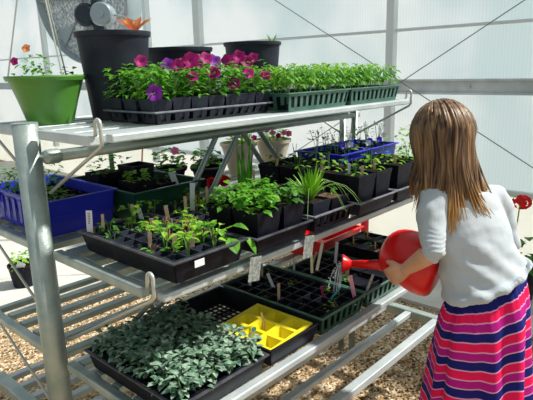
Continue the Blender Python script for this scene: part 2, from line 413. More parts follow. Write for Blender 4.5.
def cell_insert(x0,y0,x1,y1,z,h,nx,ny,m,soilm,label,name='cell_insert',group=None,fill=.55,cat='seed tray',wall=.003,rimw=.005):
    cx,cy=(x0+x1)/2,(y0+y1)/2; t=thing(name,(cx,cy,z),label,cat,group); sx,sy=x1-x0,y1-y0
    dx,dy=sx/nx,sy/ny; b=MB()
    for i in range(nx):
        for j in range(ny):
            c=V((-sx/2+(i+.5)*dx,-sy/2+(j+.5)*dy,0)); a=.55
            q=[(-1,-1),(1,-1),(1,1),(-1,1)]
            W=dx-wall*1.6; H=dy-wall*1.6
            lo=[c+V((u*W*a/2,v*H*a/2,.001)) for u,v in q]; hi=[c+V((u*W/2,v*H/2,h)) for u,v in q]; ou=[c+V((u*dx/2,v*dy/2,h)) for u,v in q]
            fs=[(0,1,2,3)]+[(k,4+k,4+(k+1)%4,(k+1)%4) for k in range(4)]+[(4+k,8+k,8+(k+1)%4,4+(k+1)%4) for k in range(4)]
            b.add(lo+hi+ou,fs)
    e=rimw; b.box((-sx/2-e,-sy/2-e,h-.004),(sx/2+e,-sy/2,h+.001)); b.box((-sx/2-e,sy/2,h-.004),(sx/2+e,sy/2+e,h+.001))
    b.box((-sx/2-e,-sy/2,h-.004),(-sx/2,sy/2,h+.001)); b.box((sx/2,-sy/2,h-.004),(sx/2+e,sy/2,h+.001))
    b.build('cells',m,t)
    s=MB()
    for i in range(nx):
        for j in range(ny):
            c=V((-sx/2+(i+.5)*dx,-sy/2+(j+.5)*dy,0)); f=fill+R.uniform(-.1,.12); k=.55+.45*f
            W=(dx-wall*1.6)*k/2-.0003; H=(dy-wall*1.6)*k/2-.0003; zz=h*f
            s.add([c+V((-W,-H,zz)),c+V((W,-H,zz)),c+V((W,H,zz)),c+V((-W,H,zz)),c+V((R.uniform(-.3,.3)*W,R.uniform(-.3,.3)*H,zz+.004))],[(0,1,4),(1,2,4),(2,3,4),(3,0,4)])
    s.build('soil',soilm,t)
    return t
def square_pot(name,loc,s,h,m,label,cat,group=None,fol=None,top=.9,rimm=None,sm=None):
    t=thing(name,loc,label,cat,group)
    b=MB(); b.frust((0,0,0),s*.74,s*.74,s*.98,s*.98,h)
    b.frust((0,0,h*.86),s*.965,s*.965,s,s,h*.14)
    o=b.build('pot',m,t)
    md=o.modifiers.new('solid','SOLIDIFY'); md.thickness=.0022; md.offset=-1
    k=.74+.24*top
    MB().add([(-s*k/2,-s*k/2,h*top),(s*k/2,-s*k/2,h*top),(s*k/2,s*k/2,h*top),(-s*k/2,s*k/2,h*top),(0,0,h*top+.004)],[(0,1,4),(1,2,4),(2,3,4),(3,0,4)]).build('soil',sm or M['soil'],t)
    return t
def round_pot(name,loc,r0,r1,h,m,label,cat,rim=.012,group=None,rz=0,wall=.004,sm=None,lip=.014):
    t=thing(name,loc,label,cat,group,rz)
    b=MB(); b.lathe((0,0,0),[(r0,0),(r0+(r1-r0)*.5,h*.5),(r1-.002,h-lip),(r1+rim*.35,h-lip),(r1+rim*.6,h-.004),(r1+rim*.5,h),(r1-wall,h),(r1-wall-.002,h*.85),(.0001,h*.85)],40)
    b.build('pot',m,t,True).modifiers.new('es','EDGE_SPLIT')
    MB().disc((0,0,h*.86),r1-wall-.002,24).build('soil',sm or M['soil'],t)
    return t
def plant_tag(loc,h,w,m,label,lean=(0,0),name='plant_label',cat='plant label',rz=-.75,ink=False,group=None):
    if w<.02: w*=1.3
    t=thing(name,loc,label,cat,group,rz)
    mt=Matrix.Rotation(lean[0],4,'X')@Matrix.Rotation(lean[1],4,'Y')
    if not ink:
        COL.objects.unlink(t); bpy.data.objects.remove(t)
        b=MB(); vs=[(-w/2,-.0006,w*.3-.012),(0,-.0006,-.02),(w/2,-.0006,w*.3-.012),(w/2,-.0006,h),(-w/2,-.0006,h)]
        vs2=[(a,.0006,c) for a,_,c in vs]; b.add([mt@V(v) for v in vs+vs2],[(0,1,2,3,4),(9,8,7,6,5)]+[(i,5+i,5+(i+1)%5,(i+1)%5) for i in range(5)])
        o=b.build(name,m); o.location=loc; o.rotation_euler=(0,0,rz); return tag(o,label,cat,group)
    b=MB(); vs=[(-w/2,-.0006,w*.3-.012),(0,-.0006,-.02),(w/2,-.0006,w*.3-.012),(w/2,-.0006,h),(-w/2,-.0006,h)]
    vs2=[(a,.0006,c) for a,_,c in vs]; b.add([mt@V(v) for v in vs+vs2],[(0,1,2,3,4),(9,8,7,6,5)]+[(i,5+i,5+(i+1)%5,(i+1)%5) for i in range(5)])
    b.build('stick',m,t)
    s=MB(); rr=random.Random(5)
    z=h*.9
    while z>h*.42:
        for q in range(1): s.box((-w*.22,-.0012,z-.002),(w*.22*rr.uniform(.3,1),-.0007,z-.0005),mt)
        z-=.0045
    s.build('handwriting',M['ink'],t)
    return t
# ================================================================== TOP SHELF
ZT=1.2475
# petunia tray
open_tray('petunia_tray',.835,1.145,1.285,1.385,ZT,.034,M['blk'],'black shallow tray holding the purple petunias on the top shelf',rimm=M['rimg'],slots=True,rim=.004)
def petunia(var):
    rnd=random.Random(100+var)
    t=square_pot('potted_petunia',(0,0,-9),.066,.062,M['potg'],'','potted plant')
    st=MB(); stems(st,(0,0,.055),.03,.07,6,.0013,rnd); st.build('stems',M['stemg'],t)
    f=MB(); foliage(f,(0,0,.05),.056,.115,100,.024,.011,rnd,.35); f.build('foliage',M['leafd' if var%2 else 'leafb'],t)
    return t
FLW=[(0,'pur'),(1,'mag'),(2,'pink'),(3,'mag'),(4,'mag'),(5,'dmag'),(6,'mag'),(7,'pur')]
def add_flowers(t,var,m,spots,rad):
    rnd=random.Random(var)
    for (x,y,z) in spots:
        b=MB(); flower(b,(0,0,0),(rnd.uniform(-1,-.3),rnd.uniform(-1,-.4),rnd.uniform(.1,.7)),rad*rnd.uniform(.85,1.15),rnd)
        b.tube([(0.001,0.001,-.002),(.004,.004,-.03)],.001,4)
        o=b.build('flower',m,t,True); o.location=(x,y,z)
protos=[petunia(v) for v in range(4)]
cells=[(i,j) for j in range(3) for i in range(1,8)]
bloom={(0,3):('pur',1,-.03,.008),(1,0):('pur',1,-.02,.02),(2,0):('mag',2,.0,.10),(1,1):('mag',1,0,.115),(2,1):('pur',1,0,.10),(3,1):('mag',2,0,.105),
 (4,0):('mag',1,0,.075),(4,1):('mag',2,0,.11),(5,0):('dmag',1,0,.035),(5,1):('pur',1,0,.115),(6,0):('mag',1,0,.07),(6,1):('mag',2,0,.115),(7,0):('mag',1,.02,.06),(7,1):('mag',2,.01,.11),(6,2):('pur',1,0,.12),(4,2):('mag',1,0,.11),(7,2):('mag',1,.03,.10),(3,0):('mag',1,-.02,.065),(5,2):('pink',1,0,.12),(3,2):('pur',1,0,.11)}
ordn=['first','second','third','fourth','fifth','sixth','seventh','eighth']
rown=['front','middle','back']
first=[True]*4
for (i,j) in cells:
    v=(i*3+j*2+1)%4; loc=(.804+i*.0640,1.185+j*.075,ZT+.004)
    bl=bloom.get((i,j)); 
    cn={'pur':'purple','mag':'magenta','dmag':'deep plum','pink':'pink'}
    lab='green petunia in square black pot, %s from left in %s row of petunia tray'%(ordn[i-1],rown[j])
    if bl: lab='petunia with %s bloom, %s from left in %s row of petunia tray'%(cn[bl[0]],ordn[i-1],rown[j])
    t=dup(protos[v],loc,R.uniform(-.06,.06)); t['label']=lab; t['group']='petunias in the black tray'
    if bl:
        rnd=random.Random(i*7+j); n=bl[1]
        add_flowers(t,i*9+j,M[bl[0]],[(bl[2]+rnd.uniform(-.012,.012)+q*.026,-.035-.008*q,.062+bl[3]*.85+.012*q) for q in range(n)],.0185)
def kill(t):
    for c in list(t.children):
        for g in list(c.children): bpy.data.objects.remove(g)
        bpy.data.objects.remove(c)
    bpy.data.objects.remove(t)
for p in protos: kill(p)
# tomato seedling crates
for a,bx,l in ((1.31,1.655,'left'),(1.665,2.02,'right')):
    open_tray('seedling_crate',a,1.095,bx,1.335,ZT,.060,M['ggreen'],'grey-green slotted crate of leafy seedlings, %s one on top shelf'%l,'crate',slots=True,rim=.004,group='green slotted crates on the top shelf')
def seedling_tall(var):
    rnd=random.Random(300+var); t=square_pot('potted_seedling',(0,0,-9),.055,.05,M['blk'],'','seedling')
    b=MB(); 
    for s in range(3):
        x,y=rnd.uniform(-.012,.012),rnd.uniform(-.012,.012); b.tube([(x,y,.045),(x*1.4,y*1.4,.085),(x*1.8,y*1.8,.125)],.0013,5)
    b.build('stems',M['stemg'],t)
    f=MB(); foliage(f,(0,0,.06),.036,.085,42,.028,.014,rnd,.6); f.build('foliage',M['leafl' if var%2 else 'leafb'],t)
    return t
pr=[seedling_tall(v) for v in range(4)]
for i in range(12):
    for j in range(3):
        x=(1.342+i*.0565) if i<6 else (1.698+(i-6)*.0575)
        t=dup(pr[(i*2+j*3)%4],(x,1.128+j*.075,ZT+.005),R.uniform(-.06,.06),'bright green leafy seedling in black pot in the green slotted crates','seedlings in the top shelf crates',R.uniform(.94,1.08))
for p in pr: kill(p)
# big pots
t=round_pot('nursery_pot',(.922,1.445,ZT),.080,.106,.252,M['potg'],'tallest black nursery pot with orange plant, beside the green pot','pot',.008)
b=MB()
for k in range(9):
    a=k*.75; b.leaf((.042+.006*cos(a),-.050+.006*sin(a),.250),(cos(a),sin(a),1.1),.080,.022,droop=.25)
b.build('orange_plant',M['orng'],t)
t=round_pot('nursery_pot',(1.245,1.55,ZT),.092,.120,.215,M['potg'],'black nursery pot in the middle, behind the petunias','pot',.008)
t=round_pot('nursery_pot',(1.605,1.525,ZT),.088,.111,.24,M['potg'],'bluish black nursery pot on the right with a sprig at its rim','pot',.008)
b=MB()
for k in range(6): b.leaf((.06,-.05,.225),(cos(k*1.1),sin(k*1.1),1.5),.075,.006,droop=.2)
b.build('sprig',M['leafb'],t)
# green bowl pot
t=round_pot('hanging_bowl',(.727,1.496,ZT),.062,.101,.133,M['lgreen'],'wide leaf green hanging pot at the left end of top shelf','pot',.014)
for k in range(3):
    a=k*2.1+.5; MB().tube([(.098*cos(a),.098*sin(a),.130),(.045*cos(a),.045*sin(a),.35),(.012*cos(a),.012*sin(a),.50)],.0022,6).build('hanger_wire',M['rod'],t)
MB().tube([(0,0,.5),(.012,0,.52),(0,0,.54),(-.012,0,.55),(0,0,.57)],.002,6).build('hook',M['rod'],t)
f=MB(); rnd=random.Random(3); foliage(f,(-.04,0,.12),.06,.06,30,.022,.012,rnd); foliage(f,(.06,-.03,.12),.03,.035,14,.022,.012,rnd); foliage(f,(-.03,-.04,.13),.04,.07,18,.02,.01,rnd); f.build('foliage',M['leafb'],t)
b=MB(); flower(b,(0,0,0),(-1,-.7,.3),.011,rnd); o=b.build('flower',M['mag'],t); o.location=(-.082,0,.172)
b=MB(); flower(b,(0,0,0),(-1,-.7,.6),.012,rnd); o=b.build('flower',M['orng'],t); o.location=(-.055,-.02,.205)

# ================================================================== MIDDLE SHELF
ZM=.931
# seed tray
open_tray('seed_tray',.655,.872,.872,1.262,ZM,.055,M['blk'],'black tray of mixed seedlings at the left end of middle shelf',rimm=M['blkrim'])
o=MB().box((-.014,-.0012,0),(.014,0,.016)).build('price_sticker',M['white']); o.location=(.72,.866,ZM+.03)
tag(o,'small white sticker on front of the left black seed tray','sticker')
cell_insert(.665,.883,.862,1.251,ZM+.006,.047,5,9,M['potg'],M['soilb'],'dark cell insert filled with soil inside the left seed tray')
def small_seedling(var,big=False):
    rnd=random.Random(500+var); t=thing('seedling',(0,0,-9),'','seedling')
    b=MB(); h=.03+.015*(var%3)
    for s in range(3): 
        th=rnd.uniform(0,6.3); b.tube([(0,0,-.004),(.006*cos(th),.006*sin(th),h*.6),(.014*cos(th),.014*sin(th),h)],.0011,5)
    b.build('stems',M['stemr'] if var%2==0 else M['stemg'],t)
    f=MB(); foliage(f,(0,0,h*.3),.026,h*.8,9+3*(var%3),.020,.013,rnd,.3); f.build('foliage',M[['leafb','leafd','leafl'][var%3]],t)
    return t
ss=[small_seedling(v) for v in range(6)]
for i in range(5):
    for j in range(9):
        x=.665+.0394*(i+.5); y=.887+.0412*(j+.5)
        p=.85 if i>=2 else .5
        if i<2 and j<6 and R.random()<.6: continue
        if R.random()<p:
            dup(ss[R.randrange(6)],(x,y,ZM+.032),R.uniform(0,6),'young green seedling in a cell of the left seed tray','seedlings in the left seed tray',R.uniform(.75,1.25))
# squash seedling leaning over
t=thing('squash_seedling',(.835,.93,ZM+.03),'larger squash seedling with broad leaves drooping over the tray corner','seedling')
b=MB(); 
for a,h in ((( -.02,.01),.06),((.03,-.02),.05),((.05,-.045),.02),((.0,-.04),.03)): b.tube([(0,0,0),(a[0]*.5,a[1]*.5,h*.9),(a[0],a[1],h)],.002,5)
b.build('stems',M['leafl'],t)
b=MB(); 
for a,h,d in (((-.02,.01),.06,(-1,.2,.1)),((.03,-.02),.05,(.6,-.8,0)),((.05,-.045),.02,(.3,-.6,-.8)),((0,-.04),.03,(-.3,-1,-.5)),((-.01,.0),.055,(.2,1,.2))): b.leaf((*a,h),d,.042,.038,droop=.25,seg=4)
b.build('leaves',M['leafb'],t)
def tagset(lst):
    for (loc,h,w,m,label,lean,ink) in lst: plant_tag(loc,h,w,M[m],label,lean,ink=ink)
tagset([
 ((.668,1.235,ZM+.05),.06,.012,'white','white written tag standing at the back left corner of seed tray',(0,.05),True),
 ((.70,1.225,ZM+.045),.05,.006,'wood','pinkish wooden stick right of the white tag in seed tray',(0,.05),False),
 ((.70,1.02,ZM+.03),.055,.007,'wood','wooden stick in the front left cells of seed tray',(0,.03),False),
 ((.80,1.235,ZM+.03),.07,.007,'wood','brown wooden stick behind the middle of the seed tray',(0,.0),False),
 ((.83,1.23,ZM+.03),.055,.009,'white','white tag leaning left at the back of the seed tray',(0,-.2),False),
 ((.79,1.13,ZM+.03),.05,.008,'ptag','pale pink stick among leafy seedlings of the seed tray',(0,-.05),False),
 ((.75,.93,ZM+.03),.055,.008,'wood','pale wooden stick nearest the camera in the seed tray',(0,.15),False),
 ((.72,.95,ZM+.03),.06,.008,'wood','pale wooden stick beside reddish stems in the seed tray',(0,0),False),
 ((.865,1.16,ZM+.03),.065,.008,'wood','wooden stick at the right edge of the seed tray',(0,-.1),False),
])
# blue crate
open_tray('blue_crate',.645,1.425,.868,1.82,ZM,.108,M['blue'],'royal blue plastic crate with slots at the left end of middle shelf','crate',slots=False,rim=.008)
b=MB()
for i in range(8): b.box((-.0035,-.17+i*.043,.02),(0,-.15+i*.043,.088))
o=b.build('side_ribs',M['blue'],bpy.data.objects['blue_crate']); o.location=(-.109,.0,0)
b=MB()
b.box((-.09,-.0055,.045),(.095,0,.06)); b.box((-.09,-.0055,.085),(.095,0,.095))
o=b.build('side_ribs',M['blue'],bpy.data.objects['blue_crate']); o.location=(0,-.188,0)
o=MB().box((-.0015,-.032,-.016),(0,.032,.016)).build('label_card',M['white'],bpy.data.objects['blue_crate']); o.location=(-.117,.135,.078); o['label']='white printed label'
b=MB()
for q in range(3): b.box((-.0008,-.024,-.009+q*.008),(0,.02-.01*q,-.006+q*.008))
o2=b.build('print_lines',M['lav'],o); o2.location=(-.0016,0,0)
bp=[]
for i in range(3):
    for j in range(4):
        loc=(.690+i*.067,1.475+j*.094,ZM+.005)
        t=square_pot('potted_seedling',loc,.062,.075,M['blk'],'','potted plant','pots in the blue crate')
        rnd=random.Random(i*5+j)
        if i==0 or (j==3):
            f=MB(); foliage(f,(0,0,.065),.050,.105,90,.022,.008,rnd,.3); f.build('foliage',M['leafb'],t)
            t['label']='bushy fine-leaved green plant, %s from the front, %s column in the blue crate'%(ordn[j],['left','middle','right'][i])
            if j in (1,2) and i==0:
                b=MB(); flower(b,(0,0,0),(-1,-.6,.5),.012,rnd); o=b.build('flower',M['orng'],t); o.location=(0,0,.18)
        else:
            t['label']='nearly bare black pot, %s from the front, %s column in the blue crate'%(ordn[j],['left','middle','right'][i])
            f=MB(); foliage(f,(0,0,.065),.02,.02,5,.014,.008,rnd); f.build('foliage',M['leafd'],t)
# dark green crate
open_tray('green_crate',.885,1.345,1.15,1.74,ZM,.10,M['dgreen'],'dark green plastic crate holding black pots on middle shelf','crate',rim=.010)
for (x,y,s,h,lb,n,mm,fr_) in ((.955,1.43,.085,.115,'black pot with a lime green seedling at the front of the green crate',26,'leafl',.045),
  (.935,1.60,.085,.125,'black pot with an upright green plant at the back left of green crate',30,'leafb',.05),
  (1.04,1.56,.09,.14,'empty looking black pot standing high in the middle of green crate',0,'leafb',.04),
  (1.06,1.44,.08,.09,'low black pot at the right front of the green crate',4,'leafd',.02),
  (1.07,1.66,.08,.10,'black pot at the back right of the green crate',6,'leafd',.03)):
    t=square_pot('black_pot',(x,y,ZM+.005),s,h,M['blk'],lb,'potted plant','pots in the dark green crate'); rnd=random.Random(int(x*100)); n*=2
    f=MB()
    if n: foliage(f,(0,0,h*.85),fr_,.055 if y<1.6 else .09,n,.022,.014,rnd); f.build('foliage',M[mm],t)
plant_tag((1.085,1.40,ZM+.08),.05,.02,M['white'],'white tag at the right side of the green crate',(0,-.3))
# tray B: tall 6 packs with bushy plants
open_tray('pot_tray',.908,.868,1.125,1.078,ZM,.045,M['blk'],'black tray with bushy green plants in the middle of the middle shelf',rimm=M['blkrim'])
def bushy(var,r,h,n,L,W,m):
    rnd=random.Random(700+var); t=square_pot('potted_plant',(0,0,-9),.092,.098,M['blk'],'','potted plant')
    f=MB(); foliage(f,(0,0,.085),r,h,int(n*1.7),L*.78,W*.8,rnd,.35); f.build('foliage',M[m],t); return t
ba=[bushy(0,.06,.065,60,.030,.026,'leafb'),bushy(1,.06,.06,56,.028,.026,'leafd'),bushy(2,.055,.07,50,.028,.022,'leafb')]
for i in range(2):
    for j in range(2):
        dup(ba[(i+j*2)%3],(.966+i*.099,.920+j*.098,ZM+.005),R.uniform(-.04,.04),'bushy round-leaved green plant, %s column, %s from the front of the middle pot tray'%(['left','right'][i],ordn[j]),'bushy plants in the middle pot tray')
for p in ba: kill(p)
cell_insert(.895,1.10,1.12,1.325,ZM,.045,5,5,M['potg'],M['soilb'],'low cell tray of dry brown soil behind the bushy plants')
for i in range(5):
    for j in range(5):
        if R.random()<.4: dup(ss[R.randrange(6)],(.895+.045*(i+.5),1.10+.045*(j+.5),ZM+.026),R.uniform(0,6),'small seedling in the low cell tray behind the bushy plants','seedlings behind the bushy plants',R.uniform(.6,1))
# tall strap leaves
def blades(loc,n,L,W,spread,label,mm,name,rnd,pot=False,group=None):
    t=thing(name,loc,label,'plant',group); b=MB()
    for i in range(n):
        a=rnd.uniform(0,6.3); s=rnd.uniform(.1,1)*spread; l=L*rnd.uniform(.7,1.1); dr=rnd.uniform(.1,.5)*spread
        p=V((0.006*cos(a),.006*sin(a),0)); pts=[]
        for q in range(7):
            u=q/6; pts.append(p+V((cos(a)*s*l*u,sin(a)*s*l*u,l*u-dr*l*u*u*1.2)))
        b.tube(pts,[W*(1-.9*(q/6)**2) for q in range(7)],4,True,.25)
    b.build('blades',M[mm],t); return t
blades((1.095,1.105,ZM+.04),5,.24,.0062,.16,'tall straight green blades rising behind the bushy plants','leafb','tall_shoots',random.Random(4))
blades((1.165,1.14,ZM+.06),6,.21,.0055,.28,'tall green blades beside the spiky plant','leafb','tall_shoots',random.Random(8))
# tray C with spiky plant
open_tray('shallow_tray',1.143,.868,1.342,1.25,ZM,.05,M['blk'],'shallow slotted black tray with a grassy plant, right of the bushy plants',slots=True,rimm=M['rimg'])
t=square_pot('spiky_plant',(1.20,.925,ZM+.006),.085,.075,M['potg'],'spiky grassy green plant in a black pot in the slotted tray','potted plant')
rnd=random.Random(12); b=MB()
for i in range(46):
    a=rnd.uniform(0,6.3); s=rnd.uniform(.15,.9); l=.125*rnd.uniform(.6,1.1); pts=[]
    for q in range(6):
        u=q/5; pts.append(V((cos(a)*s*l*u*.8,sin(a)*s*l*u*.8,.07+l*u*(1-.35*s)-s*s*.4*l*u*u)))
    b.tube(pts,[.0045*(1-.85*(q/5)**2) for q in range(6)],4,True,.3)
b.build('blades',M['leafl'],t)
b=MB()
for i in range(9):
    a=rnd.uniform(-2.6,.4); l=.13*rnd.uniform(.8,1.2); pts=[(cos(a)*l*u*1.0,sin(a)*l*u,.075+.06*sin(u*2.6)*1.0-.05*u*u) for u in fr(0,1,7)]
    b.tube(pts,.0008,4)
b.build('dry_blades',M['stemg'],t)
for i in range(2):
    for j in range(3):
        if (i,j)==(0,0): continue
        t=square_pot('black_pot',(1.195+i*.095,.925+j*.12,ZM+.006),.088,.072,M['blk'],'low black pot with dry soil, %s column, %s from front in the slotted tray'%(['left','right'][i],ordn[j]),'potted plant','low pots in the slotted tray',sm=M['soilb'])
        f=MB(); rnd=random.Random(i*3+j); foliage(f,(0,0,.07),.025,.04,8,.02,.006,rnd); f.build('foliage',M['leafb'],t)
# trays D and E
for a,bx,l in ((1.360,1.580,'left'),(1.596,1.828,'right')):
    open_tray('deep_pot_tray',a,.858,bx,1.073,ZM,.045,M['potg'],'grey black tray under tall square pots, %s of the two near the girl'%l,rimm=M['rimg'],group='trays of tall pots near the girl')
def tallpot(var):
    rnd=random.Random(800+var); t=square_pot('tall_square_pot',(0,0,-9),.098,.118,M['blk' if var<2 else 'potg'],'','potted plant')
    b=MB(); stems(b,(0,0,.10),.03,.08,3,.0011,rnd); b.build('stems',M['stemg'],t)
    f=MB(); foliage(f,(0,0,.105),.035,[.03,.06,.045][var],[7,13,10][var],.022,.016,rnd); f.build('foliage',M[['leafb','leafl','leafb'][var]],t); return t
tp=[tallpot(v) for v in range(3)]
for tr,x0 in enumerate((1.420,1.661)):
    for i in range(2):
        for j in range(2):
            dup(tp[(i+j+tr)%3],(x0+i*.101,.917+j*.100,ZM+.005),R.uniform(-.03,.03),'tall square black pot with sparse seedling, %s column, %s from front, in %s deep tray'%(['left','right'][i],ordn[j],['left','right'][tr]),'tall square pots in the deep trays')
open_tray('deep_pot_tray',1.360,1.09,1.580,1.30,ZM,.045,M['potg'],'grey black tray of tall pots tucked behind the left tray near the girl',rimm=M['rimg'])
for i in range(2):
    for j in range(2):
        dup(tp[(i+j)%3],(1.420+i*.101,1.145+j*.100,ZM+.005),R.uniform(-.03,.03),'tall square black pot with sparse seedling, %s column, %s row of the hindmost deep tray'%(['left','right'][i],['front','back'][j]),'tall square pots in the deep trays')
for p in tp: kill(p)
n_=0
for x,y,l,m_ in ((1.44,.905,'pale stick at the front left corner pot of the deep trays','wood'),(1.40,1.03,'pale stick in second pot back along deep tray left side','wood'),(1.56,.93,'wooden stick in the right column pot of the left deep tray','wood'),
   (1.50,1.1,'wooden stick in the middle of the left deep tray','wood'),(1.70,.93,'wooden stick in the front pot of the right deep tray','wood'),(1.45,.96,'short white tag in the front pot of the deep trays','white'),(1.41,1.24,'wooden stick at the far back corner of the left deep tray','wood'),(1.77,1.1,'wooden stick in the middle of the right deep tray','wood')):
    plant_tag((x,y,ZM+.11),.035,.0075,M[m_],l,(0,R.uniform(-.15,.15)))
plant_tag((1.25,1.20,ZM+.07),.06,.006,M['wood'],'wooden stick behind the spiky plant',(0,0))
plant_tag((.95,1.19,ZM+.03),.07,.007,M['wood'],'wooden stick behind the bushy plants on their left',(0,0))
plant_tag((.99,1.21,ZM+.03),.10,.011,M['white'],'tall pale tag standing behind the bushy plants',(0,.05))
plant_tag((1.06,1.22,ZM+.03),.075,.006,M['wood'],'wooden stick behind the bushy plants on their right',(0,0))
# blue crate behind with flowers
for a,bx,l in ((1.60,1.79,'left'),(1.805,2.0,'right')):
    open_tray('small_blue_crate',a,1.092,bx,1.30,ZM,.142,M['blue'],'bright blue crate of seedlings behind the tall pots, %s of two'%l,'crate',rim=.008,group='blue crates behind the tall pots')
k=0
for x in (1.651,1.738,1.858,1.945):
    for y in (1.148,1.238):
        rnd=random.Random(int(x*1000+y*10)); t=square_pot('potted_seedling',(x,y,ZM+.005),.075,.12,M['potg'],'feathery green seedling in the blue crates, %s from the left, %s row'%(ordn[k],'front' if y<1.2 else 'back'),'potted plant','seedlings in the blue crates')
        h=rnd.uniform(.05,.15); b=MB(); stems(b,(0,0,.11),.04,h,4,.0012,rnd); b.build('stems',M['stemg'],t)
        f=MB(); foliage(f,(0,0,.11),.045,h*1.05,26,.018,.009,rnd); f.build('foliage',M['leafl' if k%2 else 'leafb'],t)
        if y<1.2:
            for q in range(2):
                b=MB(); flower(b,(0,0,0),(-1,-.8,.4),.012,rnd); o=b.build('flower',M['wht' if q else 'lav'],t); o.location=(rnd.uniform(-.03,.03),-.02,.15+rnd.uniform(0,.02))
    k+=1
blades((1.9,1.37,ZM),3,.22,.003,.2,'slender green shoots behind the tall pots close to the girl','leafl','tall_shoots',random.Random(21))
# bright bush beside girl hair
t=round_pot('potted_bush',(1.93,1.0,ZM),.045,.055,.09,M['blk'],'bright green leafy bush at the right end of the middle shelf','potted plant')
f=MB(); foliage(f,(0,0,.08),.06,.16,90,.022,.012,random.Random(9)); f.build('foliage',M['leafl'],t)
b=MB(); rnd=random.Random(2)
for q in range(4):
    b=MB(); flower(b,(0,0,0),(-1,-.8,.4),.013,rnd); o=b.build('flower',M['lav'],t); o.location=(-.04+.02*q,-.05,.07+.02*(q%2))

# ================================================================== LOW SHELF
ZL=.601
open_tray('sage_tray',.632,.862,.925,1.255,ZL,.055,M['blk'],'black tray packed with silvery fuzzy-leaved plants at the front left',rimm=M['blkrim'])
cell_insert(.645,.875,.912,1.242,ZL+.006,.045,5,7,M['blk'],M['soil'],'black cell insert beneath the silvery plants')
def sagep(var):
    rnd=random.Random(900+var); t=thing('silver_leaf_plant',(0,0,-9),'','seedling'); b=MB()
    for i in range(46):
        th=rnd.uniform(0,6.3); rr=.034*math.sqrt(rnd.random()); zz=.015+.055*rnd.random()-(rr/.034)**2*.012; t2=th+rnd.uniform(-.6,.6)
        b.leaf((rr*.8*cos(th),rr*.8*sin(th),zz),(cos(t2),sin(t2),rnd.uniform(-.1,.9)),.024*rnd.uniform(.75,1.25),.0135,V((rnd.uniform(-.3,.3),rnd.uniform(-.3,.3),1)),.35,.16,4)
    b.build('leaves',M['sage'],t,True)
    s=MB(); stems(s,(0,0,-.005),.02,.04,4,.0015,rnd); s.build('stems',M['stemg'],t); return t
sg=[sagep(v) for v in range(5)]
for i in range(5):
    for j in range(7):
        dup(sg[(i*2+j*3)%5],(.645+.0534*(i+.5)+R.uniform(-.006,.006),.875+.0524*(j+.5)+R.uniform(-.006,.006),ZL+.042),R.uniform(0,6),'silvery green fuzzy-leaved plant in the crowded front left tray','silvery plants in the front left tray',R.uniform(.9,1.15))
for p in sg: kill(p)
# mesh tray with yellow pack
open_tray('mesh_tray',.945,.865,1.155,1.29,ZL,.055,M['blk'],'black lattice-bottomed tray holding the yellow cell pack',lattice=True,rimm=M['blk'])
t=cell_insert(-.092,-.098,.092,.098,0,.044,3,3,M['yel'],M['soilb'],'bright yellow nine-cell seedling pack in the black mesh tray','yellow_cell_pack',fill=.28,cat='cell pack',wall=.008,rimw=.006)
w=MB(); w.frust((0,0,.0),.165,.175,.188,.20,.043); w.build('outer_wall',M['yel'],t)
t.location=(1.042,.978,ZL+.010); t.rotation_euler=(radians(2),radians(-1),radians(4))
plant_tag((1.06,.99,ZL+.035),.05,.005,M['wood'],'thin wooden stick standing in the yellow cell pack',(0,-.2))
# cell trays in green crates
for a,bx,l in ((1.168,1.408,'left'),(1.42,1.66,'middle'),(1.672,1.90,'right')):
    open_tray('slotted_crate',a,.862,bx,1.29 if l=='left' else 1.215,ZL,.062,M['dgreen'],'dark green slotted crate on the low shelf, %s of three'%l,'crate',slots=True,rim=.004,group='dark green slotted crates on the low shelf',rimm=M['ggreen'])
cell_insert(1.18,.88,1.396,1.275,ZL+.006,.05,5,9,M['blk'],M['soil'],'black cell insert of dark soil beside the yellow pack')
cell_insert(1.432,1.065,1.648,1.203,ZL+.006,.05,5,3,M['blk'],M['soil'],'black cell insert of dark soil at the back of the middle crate')
for i in range(2):
    for j in range(2):
        square_pot('black_pot',(1.482+i*.112,.925+j*.095,ZL+.006),.09,.06,M['blk'],'black pot of wet soil being watered, %s column, %s row of middle crate'%(['left','right'][i],['front','back'][j]),'pot','pots under the watering can',top=.75)
for i in range(2):
    for j in range(3):
        t=square_pot('black_pot',(1.728+i*.105,.925+j*.1,ZL+.006),.096,.095,M['blk'],'tall black pot of seedlings behind the watering can, %s column, %s from front'%(['left','right'][i],ordn[j]),'potted plant','tall pots behind the watering can',sm=M['soilb'],top=.85)
        rnd=random.Random(i*9+j); f=MB(); foliage(f,(0,0,.08),.035,.035,9,.018,.008,rnd); f.build('foliage',M['leafd'],t)
        plant_tag((1.728+i*.105+.01,.925+j*.1,ZL+.085),.035,.004,M['wood'],'thin wooden stick in a tall pot behind the watering can',(0,0),group='sticks in pots behind the watering can')
